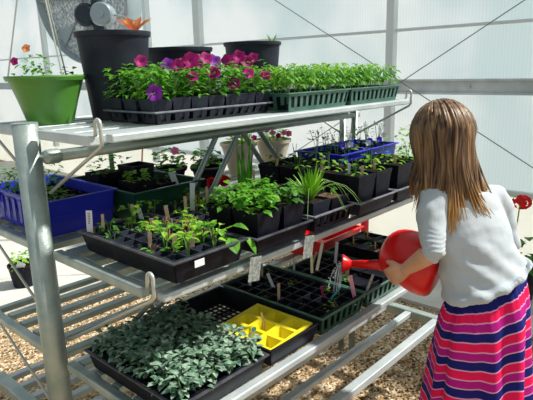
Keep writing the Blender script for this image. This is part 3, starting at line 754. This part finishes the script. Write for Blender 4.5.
for x,y,h,w_,m_,l,ln in ((1.27,1.14,.06,.008,'white','white tag leaning in the middle of the left cell insert',(0,-.35)),
  (1.235,1.22,.055,.007,'white','pale tag at the back left corner of the left cell insert',(0,.05)),
  (1.44,1.19,.055,.006,'white','narrow white tag standing in the middle crate back cells',(0,0)),
  (1.215,1.07,.055,.007,'wood','tan wooden stick in the left cell insert',(0,0)),
  (1.31,.96,.045,.006,'maroon','maroon tag in the left cell insert',(0,-.15)),
  (1.34,.945,.035,.005,'teal','teal tag leaning in the left cell insert',(0,.7)),
  (1.385,.89,.075,.010,'ptag','pink and white tag at the front of the left crate',(0,-.2)),
  (1.43,.875,.07,.007,'card','grey tag leaning right at the front of the middle crate',(0,.35)),
  (1.49,.99,.05,.010,'wood','pale broad stick beside the small seedling in the middle crate',(0,.05)),
  (1.59,1.11,.09,.009,'white','long white stick standing near the watering can spout',(0,.08)),
  (1.54,1.18,.05,.006,'wood','wooden stick at the back of the middle crate',(0,.3)),
  (1.33,1.25,.05,.006,'wood','small wooden stick at the back of the left cell insert',(0,0))):
    plant_tag((x,y,ZL+.05),h,w_,M[m_],l,ln)
t=thing('seedling',(1.455,.975,ZL+.055),'small bright green seedling clump in front of the watering can spout','seedling'); f=MB(); foliage(f,(0,0,0),.025,.025,24,.013,.010,random.Random(6)); f.build('foliage',M['leafb'],t)
t=thing('seedling',(1.255,.90,ZL+.045),'pale green single seedling just right of the yellow pack','seedling'); f=MB(); foliage(f,(0,0,0),.012,.035,8,.013,.008,random.Random(7)); f.build('foliage',M['leafl'],t)
for i in range(5):
    for j in range(9):
        if R.random()<.25: dup(ss[R.randrange(6)],(1.18+.0432*(i+.5),.88+.0439*(j+.5),ZL+.036),R.uniform(0,6),'tiny seedling in the dark cell insert beside the yellow pack','tiny seedlings in the dark cell insert',.4)
for p in ss: kill(p)
# printed cards standing at back
for x,y,l in ((.915,.879,'grey printed seed card hanging from the middle shelf rail near the yellow pack'),(1.135,.879,'grey printed seed card hanging from the middle shelf rail near the bent hooks')):
    o=MB().box((-.018,-.0006,-.066),(.018,.0006,0)).build('seed_card',M['card']); o.location=(x,y,.925); o.rotation_euler=(radians(4),radians(6),-.15); tag(o,l,'seed card')
# red tote on the low shelf
open_tray('red_tote',1.69,1.245,1.985,1.50,ZL,.085,M['red'],'shallow red plastic tote on the low shelf behind the dark crates','tote',rim=.01)
# pot on walkway
t=round_pot('small_pot',(1.36,3.45,.03),.066,.088,.15,M['blk'],'black pot with lime seedling and white tag on the pale walkway','potted plant',.006)
f=MB(); foliage(f,(0,0,.13),.08,.10,60,.045,.02,random.Random(31)); f.build('foliage',M['leafl'],t)
plant_tag((1.31,3.39,.16),.06,.05,M['white'],'white tag in the pot on the walkway',(0,.5))

# ------------------------------------------------------------------ baskets and geraniums at the back of the middle shelf
for (x,y,l,m1,s) in ((1.635,1.655,'cream tapered basket with pink and green plants, left of the pair',0,.72),(1.80,1.60,'cream tapered basket with pink petunias, right of the pair',1,.72)):
    t=round_pot('cream_basket',(x,y,ZM+.001),.058*s,.108*s,.20*s,M['cream'],l,'basket',.008)
    rnd=random.Random(m1+40); f=MB(); foliage(f,(0,0,.13),.075,.065,110,.025,.014,rnd); f.build('foliage',M['leafl'],t)
    for q in range(4+6*m1):
        b=MB(); flower(b,(0,0,0),(-1,-.8,.4),.012,rnd); a=rnd.uniform(2.2,5.6); o=b.build('flower',M['pink' if q%3 else 'mag'],t); o.location=(.075*cos(a),.075*sin(a),.155+rnd.uniform(0,.04))
for (x,y,l,cmat,dz) in ((1.40,1.60,'black pot of geranium with scarlet blooms at the back of the middle shelf','redp',-.035),(1.30,1.71,'black pot with small pink bloom behind the scarlet geranium','pink',.1)):
    t=round_pot('geranium',(x,y,ZM+.001),.045,.062,.08,M['blk'],l,'potted plant')
    rnd=random.Random(int(x*10)); f=MB(); foliage(f,(0,0,.07),.07,.085,90,.026,.02,rnd); f.build('foliage',M['leafb'],t)
    b=MB()
    if cmat=='redp':
        for (cx,cy,cz) in ((-.045,-.075,.028),(.01,-.085,.028)):
            b=MB()
            for q in range(30):
                d=V((rnd.gauss(0,1),rnd.gauss(0,1),rnd.gauss(0,1))).normalized(); flower(b,V((cx,cy,cz))+d*.020,d,.010,rnd)
            b.build('flower_head',M['redp'],t)
    else:
        flower(b,(-.01,-.05,.15),(-1,-.8,.4),.016,rnd); b.build('flower_head',M['pink'],t)
square_pot('black_pot',(1.49,1.68,ZM+.001),.085,.085,M['blk'],'empty black pot between the geranium and the cream baskets','pot')
# red stake post
tag(MB().tube([(2.62,1.62,0),(2.62,1.62,.62)],.024,14).build('red_post',M['red'],smooth=True),'short red post standing on the floor behind the tall pots','post')

# plants by the wall on the right
t=round_pot('wall_geranium',(3.2,.93,0),.10,.13,.22,M['blk'],'leafy geranium pot on the ground with a red bloom beside the girl','potted plant')
rnd=random.Random(77); f=MB(); foliage(f,(0,-.05,.16),.17,.22,60,.07,.06,rnd); f.build('foliage',M['leafd'],t)
b=MB(); b.tube([(0,-.0,.2),(.0,.02,.4),(0,.01,.575)],.004,6); b.leaf((0,.02,.62),(.1,1,.3),.10,.02); b.build('stem',M['leafl'],t)
b=MB()
for q in range(40):
    d=V((rnd.gauss(0,1),rnd.gauss(0,1),rnd.gauss(0,1))).normalized(); flower(b,V((0,.0,.60))+V((d.x*.035,d.y*.05,d.z*.04)),d,.016,rnd)
b.build('flower_head',M['redp'],t)

# ------------------------------------------------------------------ fan
FC=V((2.82,4.80,2.10)); nd=(V((0,0,1.38))-FC); nd.normalize(); nd=(Matrix.Rotation(radians(-50),3,'Z')@nd).normalized()
q=nd.to_track_quat('Z','Y').to_matrix()
t=thing('circulation_fan',FC,'large round silver mesh-guarded greenhouse fan with a grey motor','fan')
def FP(mb,name,m,smooth=False):
    o=mb.build(name,m,t,smooth); o.rotation_euler=q.to_euler(); return o
Rf=.62
FP(MB().lathe((0,0,0),[(Rf-.01,-.08),(Rf,-.08),(Rf+.008,.10),(Rf,.11),(Rf-.01,.11),(Rf-.014,-.08)],56),'fan_ring',M['drum'],True)
FP(MB().lathe((0,0,0),[(Rf-.014,.04),(.45,-.02),(.001,-.06)],56),'mesh_backing',M['foil'])
b=MB()
for k in range(5):
    a=k*2*pi/5; 
    b.add([(cos(a)*.1,sin(a)*.1,.02),(cos(a-.1)*.56,sin(a-.1)*.56,.04),(cos(a+.22)*.58,sin(a+.22)*.58,.06),(cos(a+.6)*.12,sin(a+.6)*.12,.05)],[(0,1,2,3)])
o=FP(b,'fan_blades',M['drum']); md=o.modifiers.new('s','SOLIDIFY'); md.thickness=.004
b=MB()
for rr in fr(.1,.60,13): b.tube([(rr*cos(a),rr*sin(a),.11) for a in fr(0,2*pi,41)],.0022,4,False)
for k in range(16): b.tube([(.08*cos(k*pi/8),.08*sin(k*pi/8),.115),(.61*cos(k*pi/8),.61*sin(k*pi/8),.112)],.003,4)
FP(b,'wire_guard',M['wire'])
b=MB(); b.box((-.02,-.61,.06),(.02,.61,.09)); b.box((-.61,-.02,.06),(.61,.02,.09)); FP(b,'cross_bracket',M['alu'])
# motor on pole, standing in front of the fan
mt=thing('motor_unit',(2.40,3.95,1.71),'dark motor with round grey casing on a pole in front of the fan','motor')
d=V((-.8,-.6,0)).normalized(); qm=d.to_track_quat('Z','Y').to_matrix().to_4x4()
def MP(mb,name,m,sm=True):
    o=mb.build(name,m,mt,sm); o.modifiers.new('es','EDGE_SPLIT'); return o
m4=qm.to_3x3(); off=V((0,0,.125))
rt=V((.6,-.8,0))
MP(MB().lathe(off+rt*.045,[(.001,-.06),(.085,-.06),(.09,-.03),(.09,.05),(.08,.06),(.03,.06),(.028,.07),(.001,.07)],28,m4),'casing',M['motor'])
MP(MB().lathe(off-rt*.09,[(.001,-.08),(.085,-.08),(.09,-.05),(.09,.03),(.07,.055),(.001,.06)],28,m4),'motor_body',M['dark'])
MP(MB().tube([(0,0,0),(0,0,.9)],.045,14),'mast',M['dark'])
MP(MB().tube([tuple(off+rt*.1),tuple(off+rt*.2+V((0,0,-.02))),tuple(off+rt*.34+V((0,0,-.07)))],.008,8),'cable',M['alu'])
MP(MB().tube([(0,0,-.05),(0,0,.1)],.028,12),'bracket',M['dark'])
MP(MB().tube([(0,0,-1.75),(0,0,-.05)],.02,12),'stand',M['dark'])
tag(MB().tube([(2.05,3.0,0),(2.02,3.02,.5),(2.08,3.0,1.0),(2.04,3.0,1.35)],.006,8).build('hose',M['twig'],smooth=True),'thin brown pipe rising behind the middle shelf','hose')

# ------------------------------------------------------------------ watering can
CC=V((1.495,.742,.780)); tilt=radians(74)
cd=V((1.40,.926,.751))-V((1.44,.80,.765)); cdh=V((-.18,.98,0)).normalized()
# can frame: up axis tilted toward pouring direction
upA=(V((0,0,1))*cos(tilt)+cdh*sin(tilt)).normalized(); side=cdh.cross(V((0,0,1))).normalized(); frA=upA.cross(side).normalized()
if frA.dot(cdh)<0: frA=-frA; side=-side
mc=Matrix((side,frA,upA)).transposed()
if mc.determinant()<0: mc=Matrix((-side,frA,upA)).transposed()
can=thing('watering_can',CC,'bright red plastic watering can tilted and pouring, held by the girl','watering can')
o=MB().lathe((0,0,0),[(.001,-.088),(.066,-.088),(.082,-.084),(.091,-.074),(.096,-.055),(.097,-.03),(.093,.0),(.0895,.02),(.087,.04),(.081,.06),(.071,.078),(.057,.092),(.040,.101),(.020,.106),(.001,.107)],40,mc).build('can_body',M['red'],can,True)
sb=frA*.045+upA*.035; tip=V((1.402,.924,.752))-CC
pm=sb.lerp(tip,.45)+V((0,0,.004))
MB().tube([sb*.7,sb,pm,tip],[.030,.027,.016,.012],16).build('spout',M['red'],can,True)
sd=(tip-pm).normalized(); ms=sd.to_track_quat('Z','Y').to_matrix()
MB().lathe(tip,[(.010,-.012),(.018,.0),(.030,.016),(.031,.020),(.028,.022),(.001,.024)],24,ms).build('rose_head',M['red'],can,True)
hp=[mc@V((0,-.08,-.072)),mc@V((0,-.115,-.075)),mc@V((0,-.135,-.055)),mc@V((0,-.135,-.02)),mc@V((0,-.115,.0)),mc@V((0,-.085,.005))]
MB().tube(hp,.0105,12).build('handle',M['red'],can,True)
# water
wt=bpy.data.materials.new('water'); wt.use_nodes=True; pb=wt.node_tree.nodes['Principled BSDF']; pb.inputs['Transmission Weight'].default_value=.35; pb.inputs['Roughness'].default_value=.05; pb.inputs['IOR'].default_value=1.33; pb.inputs['Base Color'].default_value=(.92,.95,1,1)
b=MB(); rnd=random.Random(55); T=CC+tip+sd*.024
for i in range(12):
    s=T+V((rnd.uniform(-.016,.016),rnd.uniform(-.006,.006),rnd.uniform(-.018,.018))); vx=rnd.uniform(-.15,.12); pts=[]
    for u in fr(0,1,9):
        tt=u*.12; pts.append(s+V((sd.x*.1*tt+vx*tt*.4,sd.y*.12*tt,-4.9*tt*tt-.25*tt)))
    b.tube(pts,[.0012*(1-.4*u) for u in fr(0,1,9)],5)
    for q_ in range(4):
        u=rnd.random()*.12; c=s+V((vx*u+rnd.uniform(-.006,.006),sd.y*.5*u,-4.9*u*u-.25*u)); b.lathe(c,[(.0001,-.003),(.002,-.0015),(.002,.0015),(.0001,.003)],6)
tag(b.build('water_spray',wt),'clear streams of water falling from the red watering can','water')

# ------------------------------------------------------------------ girl
def remesh(mb,vox,name,m,smooth=0,fn=None):
    me=bpy.data.meshes.new(name); me.from_pydata(mb.v,[],mb.f); me.validate()
    o=bpy.data.objects.new(name,me); COL.objects.link(o)
    r=o.modifiers.new('r','REMESH'); r.mode='VOXEL'; r.voxel_size=vox
    if smooth: s=o.modifiers.new('s','SMOOTH'); s.iterations=smooth; s.factor=.6
    dg=bpy.context.evaluated_depsgraph_get(); m2=bpy.data.meshes.new_from_object(o.evaluated_get(dg)); o.modifiers.clear(); o.data=m2; bpy.data.meshes.remove(me)
    m2.name=name; m2.materials.clear(); m2.materials.append(m)
    if fn:
        co=[(v.co.copy(),v.normal.copy()) for v in m2.vertices]
        for v,(c,n) in zip(m2.vertices,co): v.co=c+n*fn(c)
    for p in m2.polygons: p.use_smooth=True
    return o
Fw=V((.5,.866,0)); Rt=V((.866,-.5,0)); UP=V((0,0,1))
def ring(c,a,b_,n=24,fwd=Fw,rt=Rt,up=None): return [V(c)+rt*a*cos(2*pi*k/n)+fwd*b_*sin(2*pi*k/n) for k in range(n)]
def loft(mb,rings):
    n=len(rings[0]); vs=[p for r in rings for p in r]; fs=[]
    for i in range(len(rings)-1):
        for k in range(n): fs.append((i*n+k,i*n+(k+1)%n,(i+1)*n+(k+1)%n,(i+1)*n+k))
    fs.append(tuple(range(n))[::-1]); fs.append(tuple((len(rings)-1)*n+k for k in range(n)))
    mb.add(vs,fs)
def ball(mb,c,rx,ry,rz,mt=None,n=20):
    prof=[(max(.0001,sin(pi*i/12)),-cos(pi*i/12)) for i in range(13)]
    m3=(mt or Matrix((Rt,Fw,UP)).transposed())@Matrix.Diagonal((rx,ry,rz)); mb.lathe(c,prof,n,m3)
HD=V((1.500,.672,1.168)); NK=V((1.512,.628,1.055)); SC=V((1.522,.600,1.005)); LS=V((1.418,.655,.998)); RS=V((1.638,.553,.975))
CH=V((1.525,.583,.93)); WA=V((1.515,.545,.83)); HP=V((1.507,.515,.735)); 
LE=V((1.345,.610,.878)); LW=V((1.362,.700,.798)); RE=V((1.672,.512,.835)); RW=V((1.600,.640,.800)); 
girl=thing('person',(1.50,.52,0),'long-haired child in white shirt and striped skirt leaning over bench to water pots','person')
body=MB()
fh=(Fw*.92-UP*.38).normalized(); uh=(UP*.92+Fw*.38).normalized(); mh=Matrix((Rt,fh,uh)).transposed()
ball(body,HD+uh*.012,.076,.088,.090,mh,28)
ball(body,HD+fh*.022-uh*.038,.054,.056,.062,mh,24)
body.tube([HD+fh*.080+uh*.012,HD+fh*.094-uh*.012,HD+fh*.084-uh*.022],[.006,.010,.007],10)
for s in (-1,1): ball(body,HD+Rt*s*.076-fh*.006-uh*.005,.009,.016,.024,mh,12)
body.tube([HD-fh*.01-uh*.05,NK+V((0,0,.02)),NK-UP*.03,SC],[.038,.034,.036,.05],16)
loft(body,[ring(SC+UP*.012,.05,.035),ring(SC-UP*.012,.10,.045),ring(CH,.094,.058),ring(WA,.076,.052),ring(HP,.086,.058),ring(HP-UP*.05,.088,.060)])
for s,S,E_,W_ in ((-1,LS,LE,LW),(1,RS,RE,RW)):
    body.tube([S-Rt*s*.03,S,S.lerp(E_,.5),E_,E_.lerp(W_,.25),E_.lerp(W_,.6),W_],[.034,.034,.028,.0255,.0285,.0245,.0185],14)
for s in (-1,1):
    h=HP+Rt*s*.045-UP*.05; kn=V((h.x,h.y,.40))+Fw*.015; an=V((kn.x,kn.y,.055))-Fw*.01
    body.tube([h+UP*.03,h,h.lerp(kn,.5),kn,kn.lerp(an,.35),an.lerp(kn,.1),an],[.046,.050,.048,.038,.039,.026,.026],16)
    body.tube([an-Fw*.02-UP*.02,an+Fw*.06-UP*.03,an+Fw*.12-UP*.038],[.025,.024,.018],12)
# hands
def hand(mb,W,pd,nrm,thumb_side,curl,L=.052,fw_=.0068,tcurl=.5):
    # W wrist, pd palm direction, nrm palm facing direction, thumb_side unit vector
    pd=pd.normalized(); nrm=(nrm-pd*nrm.dot(pd)).normalized(); ts=(thumb_side-pd*thumb_side.dot(pd)-nrm*thumb_side.dot(nrm)).normalized()
    K=W+pd*.052
    for i in range(4):
        o=ts*(.0195-.013*i); mb.tube([W+pd*.004+o*.55,W+pd*.03+o*.9,K+o],[.0105,.0105,.0085],10)
    ball(mb,W+pd*.028,.020,.012,.028,Matrix((ts,nrm,pd)).transposed(),12)
    Ls=[.046,.052,.049,.038]
    for i in range(4):
        o=ts*(.0205-.0138*i); p=K+o; d=pd.copy(); pts=[p-d*.006,p]; fr_=[.0085,.0082]
        for sgm,(ll,c) in enumerate(((.45,curl),(.30,curl*1.1),(.25,curl*.8))):
            d=(d*cos(c)+nrm*sin(c)).normalized(); n_=nrm-d*nrm.dot(d); 
            p=p+d*ll*Ls[i]; pts.append(p); fr_.append(.0078-.0009*sgm)
            nrm_i=n_
            nn=(nrm*cos(c)-pd*sin(c)); 
            # rotate local normal for the next knuckle
            nrm_l=(nrm - d*nrm.dot(d)).normalized() if (nrm-d*nrm.dot(d)).length>1e-3 else nrm
            if sgm==0: base_n=nrm
            nrm_next=(-pd*sin(c*(sgm+1))+base_n*cos(c*(sgm+1))).normalized()
            nrm=nrm_next
        nrm=base_n; mb.tube(pts,fr_,10); ball(mb,p,.0062,.0062,.0062,None,8)
    tb=W+pd*.016+ts*.016; d1=(pd*.62+ts*.72+nrm*.25).normalized(); t1=tb+d1*.024; d2=(pd*.75+ts*.25+nrm*tcurl).normalized(); t2=t1+d2*.020; t3=t2+(d2+nrm*.3).normalized()*.014
    mb.tube([tb-d1*.01,tb,t1,t2,t3],[.010,.0105,.009,.008,.0062],10); ball(mb,t3,.0063,.0063,.0063,None,8)
# left hand cups the can where the spout starts
hand(body,LW,V((-.02,.75,-.55)),V((.9,.25,-.10)),V((.1,.55,.8)),.55)
RH=V((1.535,.650,.80))
hand(body,RW,V((-.45,.75,.25)),V((-.6,-.2,-.5)),V((-.5,.1,.8)),.9)
bo=remesh(body,.0034,'body',M['skin'],3); bo.parent=girl; bo.matrix_parent_inverse=Matrix.Translation(-girl.location)
def G(mb,name,m,smooth=True,bev=0): return P(mb,name,m,girl,smooth,bev)
for s in (-1,1):
    e=MB(); ball(e,HD+fh*.083+Rt*s*.028+uh*.010,.010,.006,.008,mh,14); eo=G(e,'eye',M['eyew'])
    e=MB(); ball(e,HD+fh*.0885+Rt*s*.028+uh*.009,.0045,.002,.0045,mh,12); io=e.build('iris',M['iris'],None,True); io.parent=eo; io.matrix_parent_inverse=eo.matrix_parent_inverse@Matrix.Identity(4); io.matrix_parent_inverse=Matrix.Identity(4) if False else (Matrix.Translation(-girl.location)).inverted()@Matrix.Translation(-girl.location)
    e=MB(); e.tube([HD+fh*.084+Rt*s*.016+uh*.026,HD+fh*.086+Rt*s*.028+uh*.030,HD+fh*.079+Rt*s*.042+uh*.026],[.0012,.002,.001],6); G(e,'eyebrow',M['twig'])
e=MB(); e.tube([HD+fh*.074-Rt*.018-uh*.045,HD+fh*.080-uh*.043,HD+fh*.074+Rt*.018-uh*.045],[.0015,.0045,.0015],8,True,.7); G(e,'lips',M['lip'])
# shirt
sh=MB()
hemc=HP-UP*.005
def tring(c,a,b_,tiltr=0,n=32): return [V(c)+Rt*a*cos(2*pi*k/n)+Fw*b_*sin(2*pi*k/n)+UP*tiltr*cos(2*pi*k/n) for k in range(n)]
loft(sh,[tring(NK-UP*.022,.046,.042),tring(SC+UP*.016,.072,.056),tring(SC-UP*.008,.112,.064,-.008),tring(SC-UP*.035,.124,.072,-.008),tring(CH,.122,.082),tring(CH.lerp(WA,.5),.122,.085,.0),tring(WA,.126,.086,.012),tring(WA.lerp(HP,.5),.130,.092,.032),tring(HP+UP*.048-Rt*.004,.133,.097,.048),tring(HP+UP*.032-Rt*.004,.134,.098,.053)])
def slv(S,E_,W_,s):
    end=E_.lerp(W_,.10)
    sh.tube([S-Rt*s*.05+UP*.006,S-Rt*s*.01+UP*.004,S.lerp(E_,.25)+Rt*s*.004,S.lerp(E_,.55),S.lerp(E_,.85),E_,end],[.046,.048,.043,.037,.034,.034,.0325],20)
slv(LS,LE,LW,-1); slv(RS,RE,RW,1)
def wrinkle(c):
    a=noise.noise(V((c.x*14,c.y*14,c.z*22)))*.0045+noise.noise(V((c.x*34+5,c.y*34,c.z*50)))*.0016
    dl=(c-LE).length
    if dl<.075: a+=.0022*sin(c.z*520+noise.noise(c*30)*3)*(1-dl/.075)
    rel=(c-CH).dot(Rt); a+=.004*sin((c.z*1.3+rel)*70)*max(0,min(1,(.92-c.z)/.12))*.7
    return a
so=remesh(sh,.0042,'shirt',M['shirt'],4,wrinkle); so.parent=girl; so.matrix_parent_inverse=Matrix.Translation(-girl.location)
# skirt
def skirt():
    n=128; m=60; vs=[]; uvs=[]; fs=[]
    zt=HP.z+.05; zb=.16
    for i in range(m+1):
        u=i/m; z=zt+(zb-zt)*u; 
        for k in range(n):
            t=2*pi*k/n
            a=.125+.05*u**.8; b_=.080+.073*u**.8
            a*=min(1,.86+u*.9); b_*=min(1,.80+u*.95)
            fold=(.002+.024*u**.6)*(sin(5*t+1.3+2.2*u)*.55+sin(9*t+.6-1.5*u)*.4+sin(14*t+2)*.22)+.003*sin(38*t)*max(0,1-u*4)
            c=V((HP.x,HP.y,0))+Fw*(.01*u+max(0,z-HP.z)*.25)
            r=V((0,0,0))+Rt*(a+fold)*cos(t)+Fw*(b_+fold)*sin(t)
            p=c+r; p.z=z+ .045*cos(t)*(1-u)**2
            p.z+=.0
            vs.append(p)
            uvs.append((k/n,(zt-z)/.089+.62+ .16*sin(5*t+1.3+2.2*u)*u**.5+.08*sin(9*t+u*4)*u))
    for i in range(m):
        for k in range(n):
            fs.append((i*n+k,(i+1)*n+k,(i+1)*n+(k+1)%n,i*n+(k+1)%n))
    me=bpy.data.meshes.new('skirt'); me.from_pydata([tuple(v) for v in vs],[],fs); me.materials.append(M['skirt'])
    ul=me.uv_layers.new(name='UVMap')
    for p in me.polygons:
        p.use_smooth=True
        for li in p.loop_indices: ul.data[li].uv=uvs[me.loops[li].vertex_index]
    o=bpy.data.objects.new('skirt',me); COL.objects.link(o); o.parent=girl; o.matrix_parent_inverse=Matrix.Translation(-girl.location)
    md=o.modifiers.new('s','SOLIDIFY'); md.thickness=.0025
    return o
skirt()
for s in (-1,1):
    c=HP+Rt*s*.045; c.z=0; c=c+Fw*.0
    b=MB(); b.tube([c-Fw*.035+UP*.035,c+UP*.04,c+Fw*.06+UP*.034,c+Fw*.115+UP*.026,c+Fw*.135+UP*.022],[.026,.034,.031,.027,.016],14); G(b,'shoe',M['shoe'])
    b=MB(); b.tube([c-Fw*.06+UP*.007,c-Fw*.03+UP*.007,c+Fw*.06+UP*.007,c+Fw*.12+UP*.007,c+Fw*.145+UP*.007],[.012,.032,.033,.030,.012],14,True,.22); G(b,'shoe_sole',M['sole'])
# hair: scalp cap plus locks
cap=MB(); ball(cap,HD+uh*.016-fh*.012,.084,.092,.097,mh,32)
rnd=random.Random(17)
HC=HD+uh*.014-fh*.008
part0=HC+uh*.098+fh*.01
def lock(th,inner=0,zend=None,w=None,drift=None):
    # th angle about head: 0 = right side, 90 = back(-Fw), 180 = left, 270 front
    dh=(Rt*cos(th)-fh*sin(th))
    ax,ay,az=.087-inner,.098-inner,.101-inner
    pts=[]; rs=[]
    st=rnd.uniform(.02,.25)
    for i in range(8):
        ph=st+(pi*.53-st)*i/7
        pts.append(HC+Rt*ax*sin(ph)*cos(th)-fh*ay*sin(ph)*sin(th)+uh*az*cos(ph)); rs.append(w*(.5+.5*i/7))
    e=pts[-1]; rad=V((dh.x,dh.y,0)).normalized()
    n=9; L=e.z-zend
    # hang: drape over the shoulders and back
    for i in range(1,n+1):
        u=i/n; sway=drift*u*u
        back=max(0,sin(th)); back=max(back,.9) if 1.5<th<3.4 else back; 
        p=V((e.x,e.y,e.z-L*u))+Rt*sway-rad*.012*sin(pi*u)
        p+= -Fw*(.024*back)*u + rad*(.012 if d<150 else .002)*u
        p+= Rt*.004*sin(u*7+th*5)+Fw*.003*sin(u*6+th*9)
        pts.append(p); rs.append(w*(1.05-.9*u**2.2))
    cap2.tube(pts,rs,5,True,.5)
cap2=MB()
for i in range(760):
    d=rnd.uniform(-35,232); th=radians(d)
    s=(d-(-35))/267
    # length by angle: longest at the right-back, shorter on the left side
    kn=((-35,.95),(10,.925),(50,.915),(95,.925),(135,.94),(170,.975),(200,1.01),(232,1.03))
    for (a0,z0),(a1,z1) in zip(kn,kn[1:]):
        if a0<=d<=a1: zend=z0+(z1-z0)*(d-a0)/(a1-a0)
    zend+=rnd.uniform(-.028,.04)
    lock(th,rnd.uniform(-.002,.012),zend,rnd.uniform(.0028,.0062),rnd.uniform(-.014,.014)+ (.085 if d<50 else .055 if d<95 else (.018 if d<150 else .004)))
ho=G(cap2,'hair',M['hair'])
sc_=G(cap,'hair_cap',M['hair'])

# ------------------------------------------------------------------ light, world, camera
S=bpy.context.scene
w=bpy.data.worlds.new('World'); S.world=w; w.use_nodes=True
nt=w.node_tree; bg=nt.nodes['Background']
sky=nt.nodes.new('ShaderNodeTexSky'); sky.sky_type='NISHITA'; sky.sun_disc=False; sky.sun_elevation=radians(50); sky.sun_rotation=radians(120); sky.air_density=1; sky.dust_density=4; sky.ozone_density=1
mx=nt.nodes.new('ShaderNodeMix'); mx.data_type='RGBA'; mx.inputs[0].default_value=.75
sc2=nt.nodes.new('ShaderNodeVectorMath'); sc2.operation='SCALE'; sc2.inputs[3].default_value=.12
nt.links.new(sky.outputs[0],sc2.inputs[0]); nt.links.new(sc2.outputs[0],mx.inputs[6]); mx.inputs[7].default_value=(.84,.93,.97,1)
nt.links.new(mx.outputs[2],bg.inputs['Color']); bg.inputs['Strength'].default_value=.64
sd_=V((.56,-.50,.90)).normalized()
sun=bpy.data.lights.new('sun','SUN'); sun.energy=6.4; sun.angle=radians(2.5); sun.color=(1,.965,.90)
so_=bpy.data.objects.new('sun',sun); COL.objects.link(so_); so_.rotation_euler=sd_.to_track_quat('Z','Y').to_euler(); so_.location=(3,-2,5)
cam=bpy.data.cameras.new('camera'); co=bpy.data.objects.new('camera',cam); COL.objects.link(co); S.camera=co
cam.sensor_width=36; cam.lens=36*534/533; cam.clip_start=.02
p=radians(13.7); ro=radians(1.5); az=radians(42.5)
fw=V((cos(az)*cos(p),sin(az)*cos(p),-sin(p))); rt0=V((sin(az),-cos(az),0)); up0=rt0.cross(fw)
rr=rt0*cos(ro)-up0*sin(ro); uu=rr.cross(fw)
co.matrix_world=Matrix(((rr.x,uu.x,-fw.x,0),(rr.y,uu.y,-fw.y,0),(rr.z,uu.z,-fw.z,1.38),(0,0,0,1)))
S.view_settings.view_transform='Standard'; S.view_settings.look='None'; S.view_settings.gamma=1; S.view_settings.exposure=-.1; S.view_settings.use_curve_mapping=False
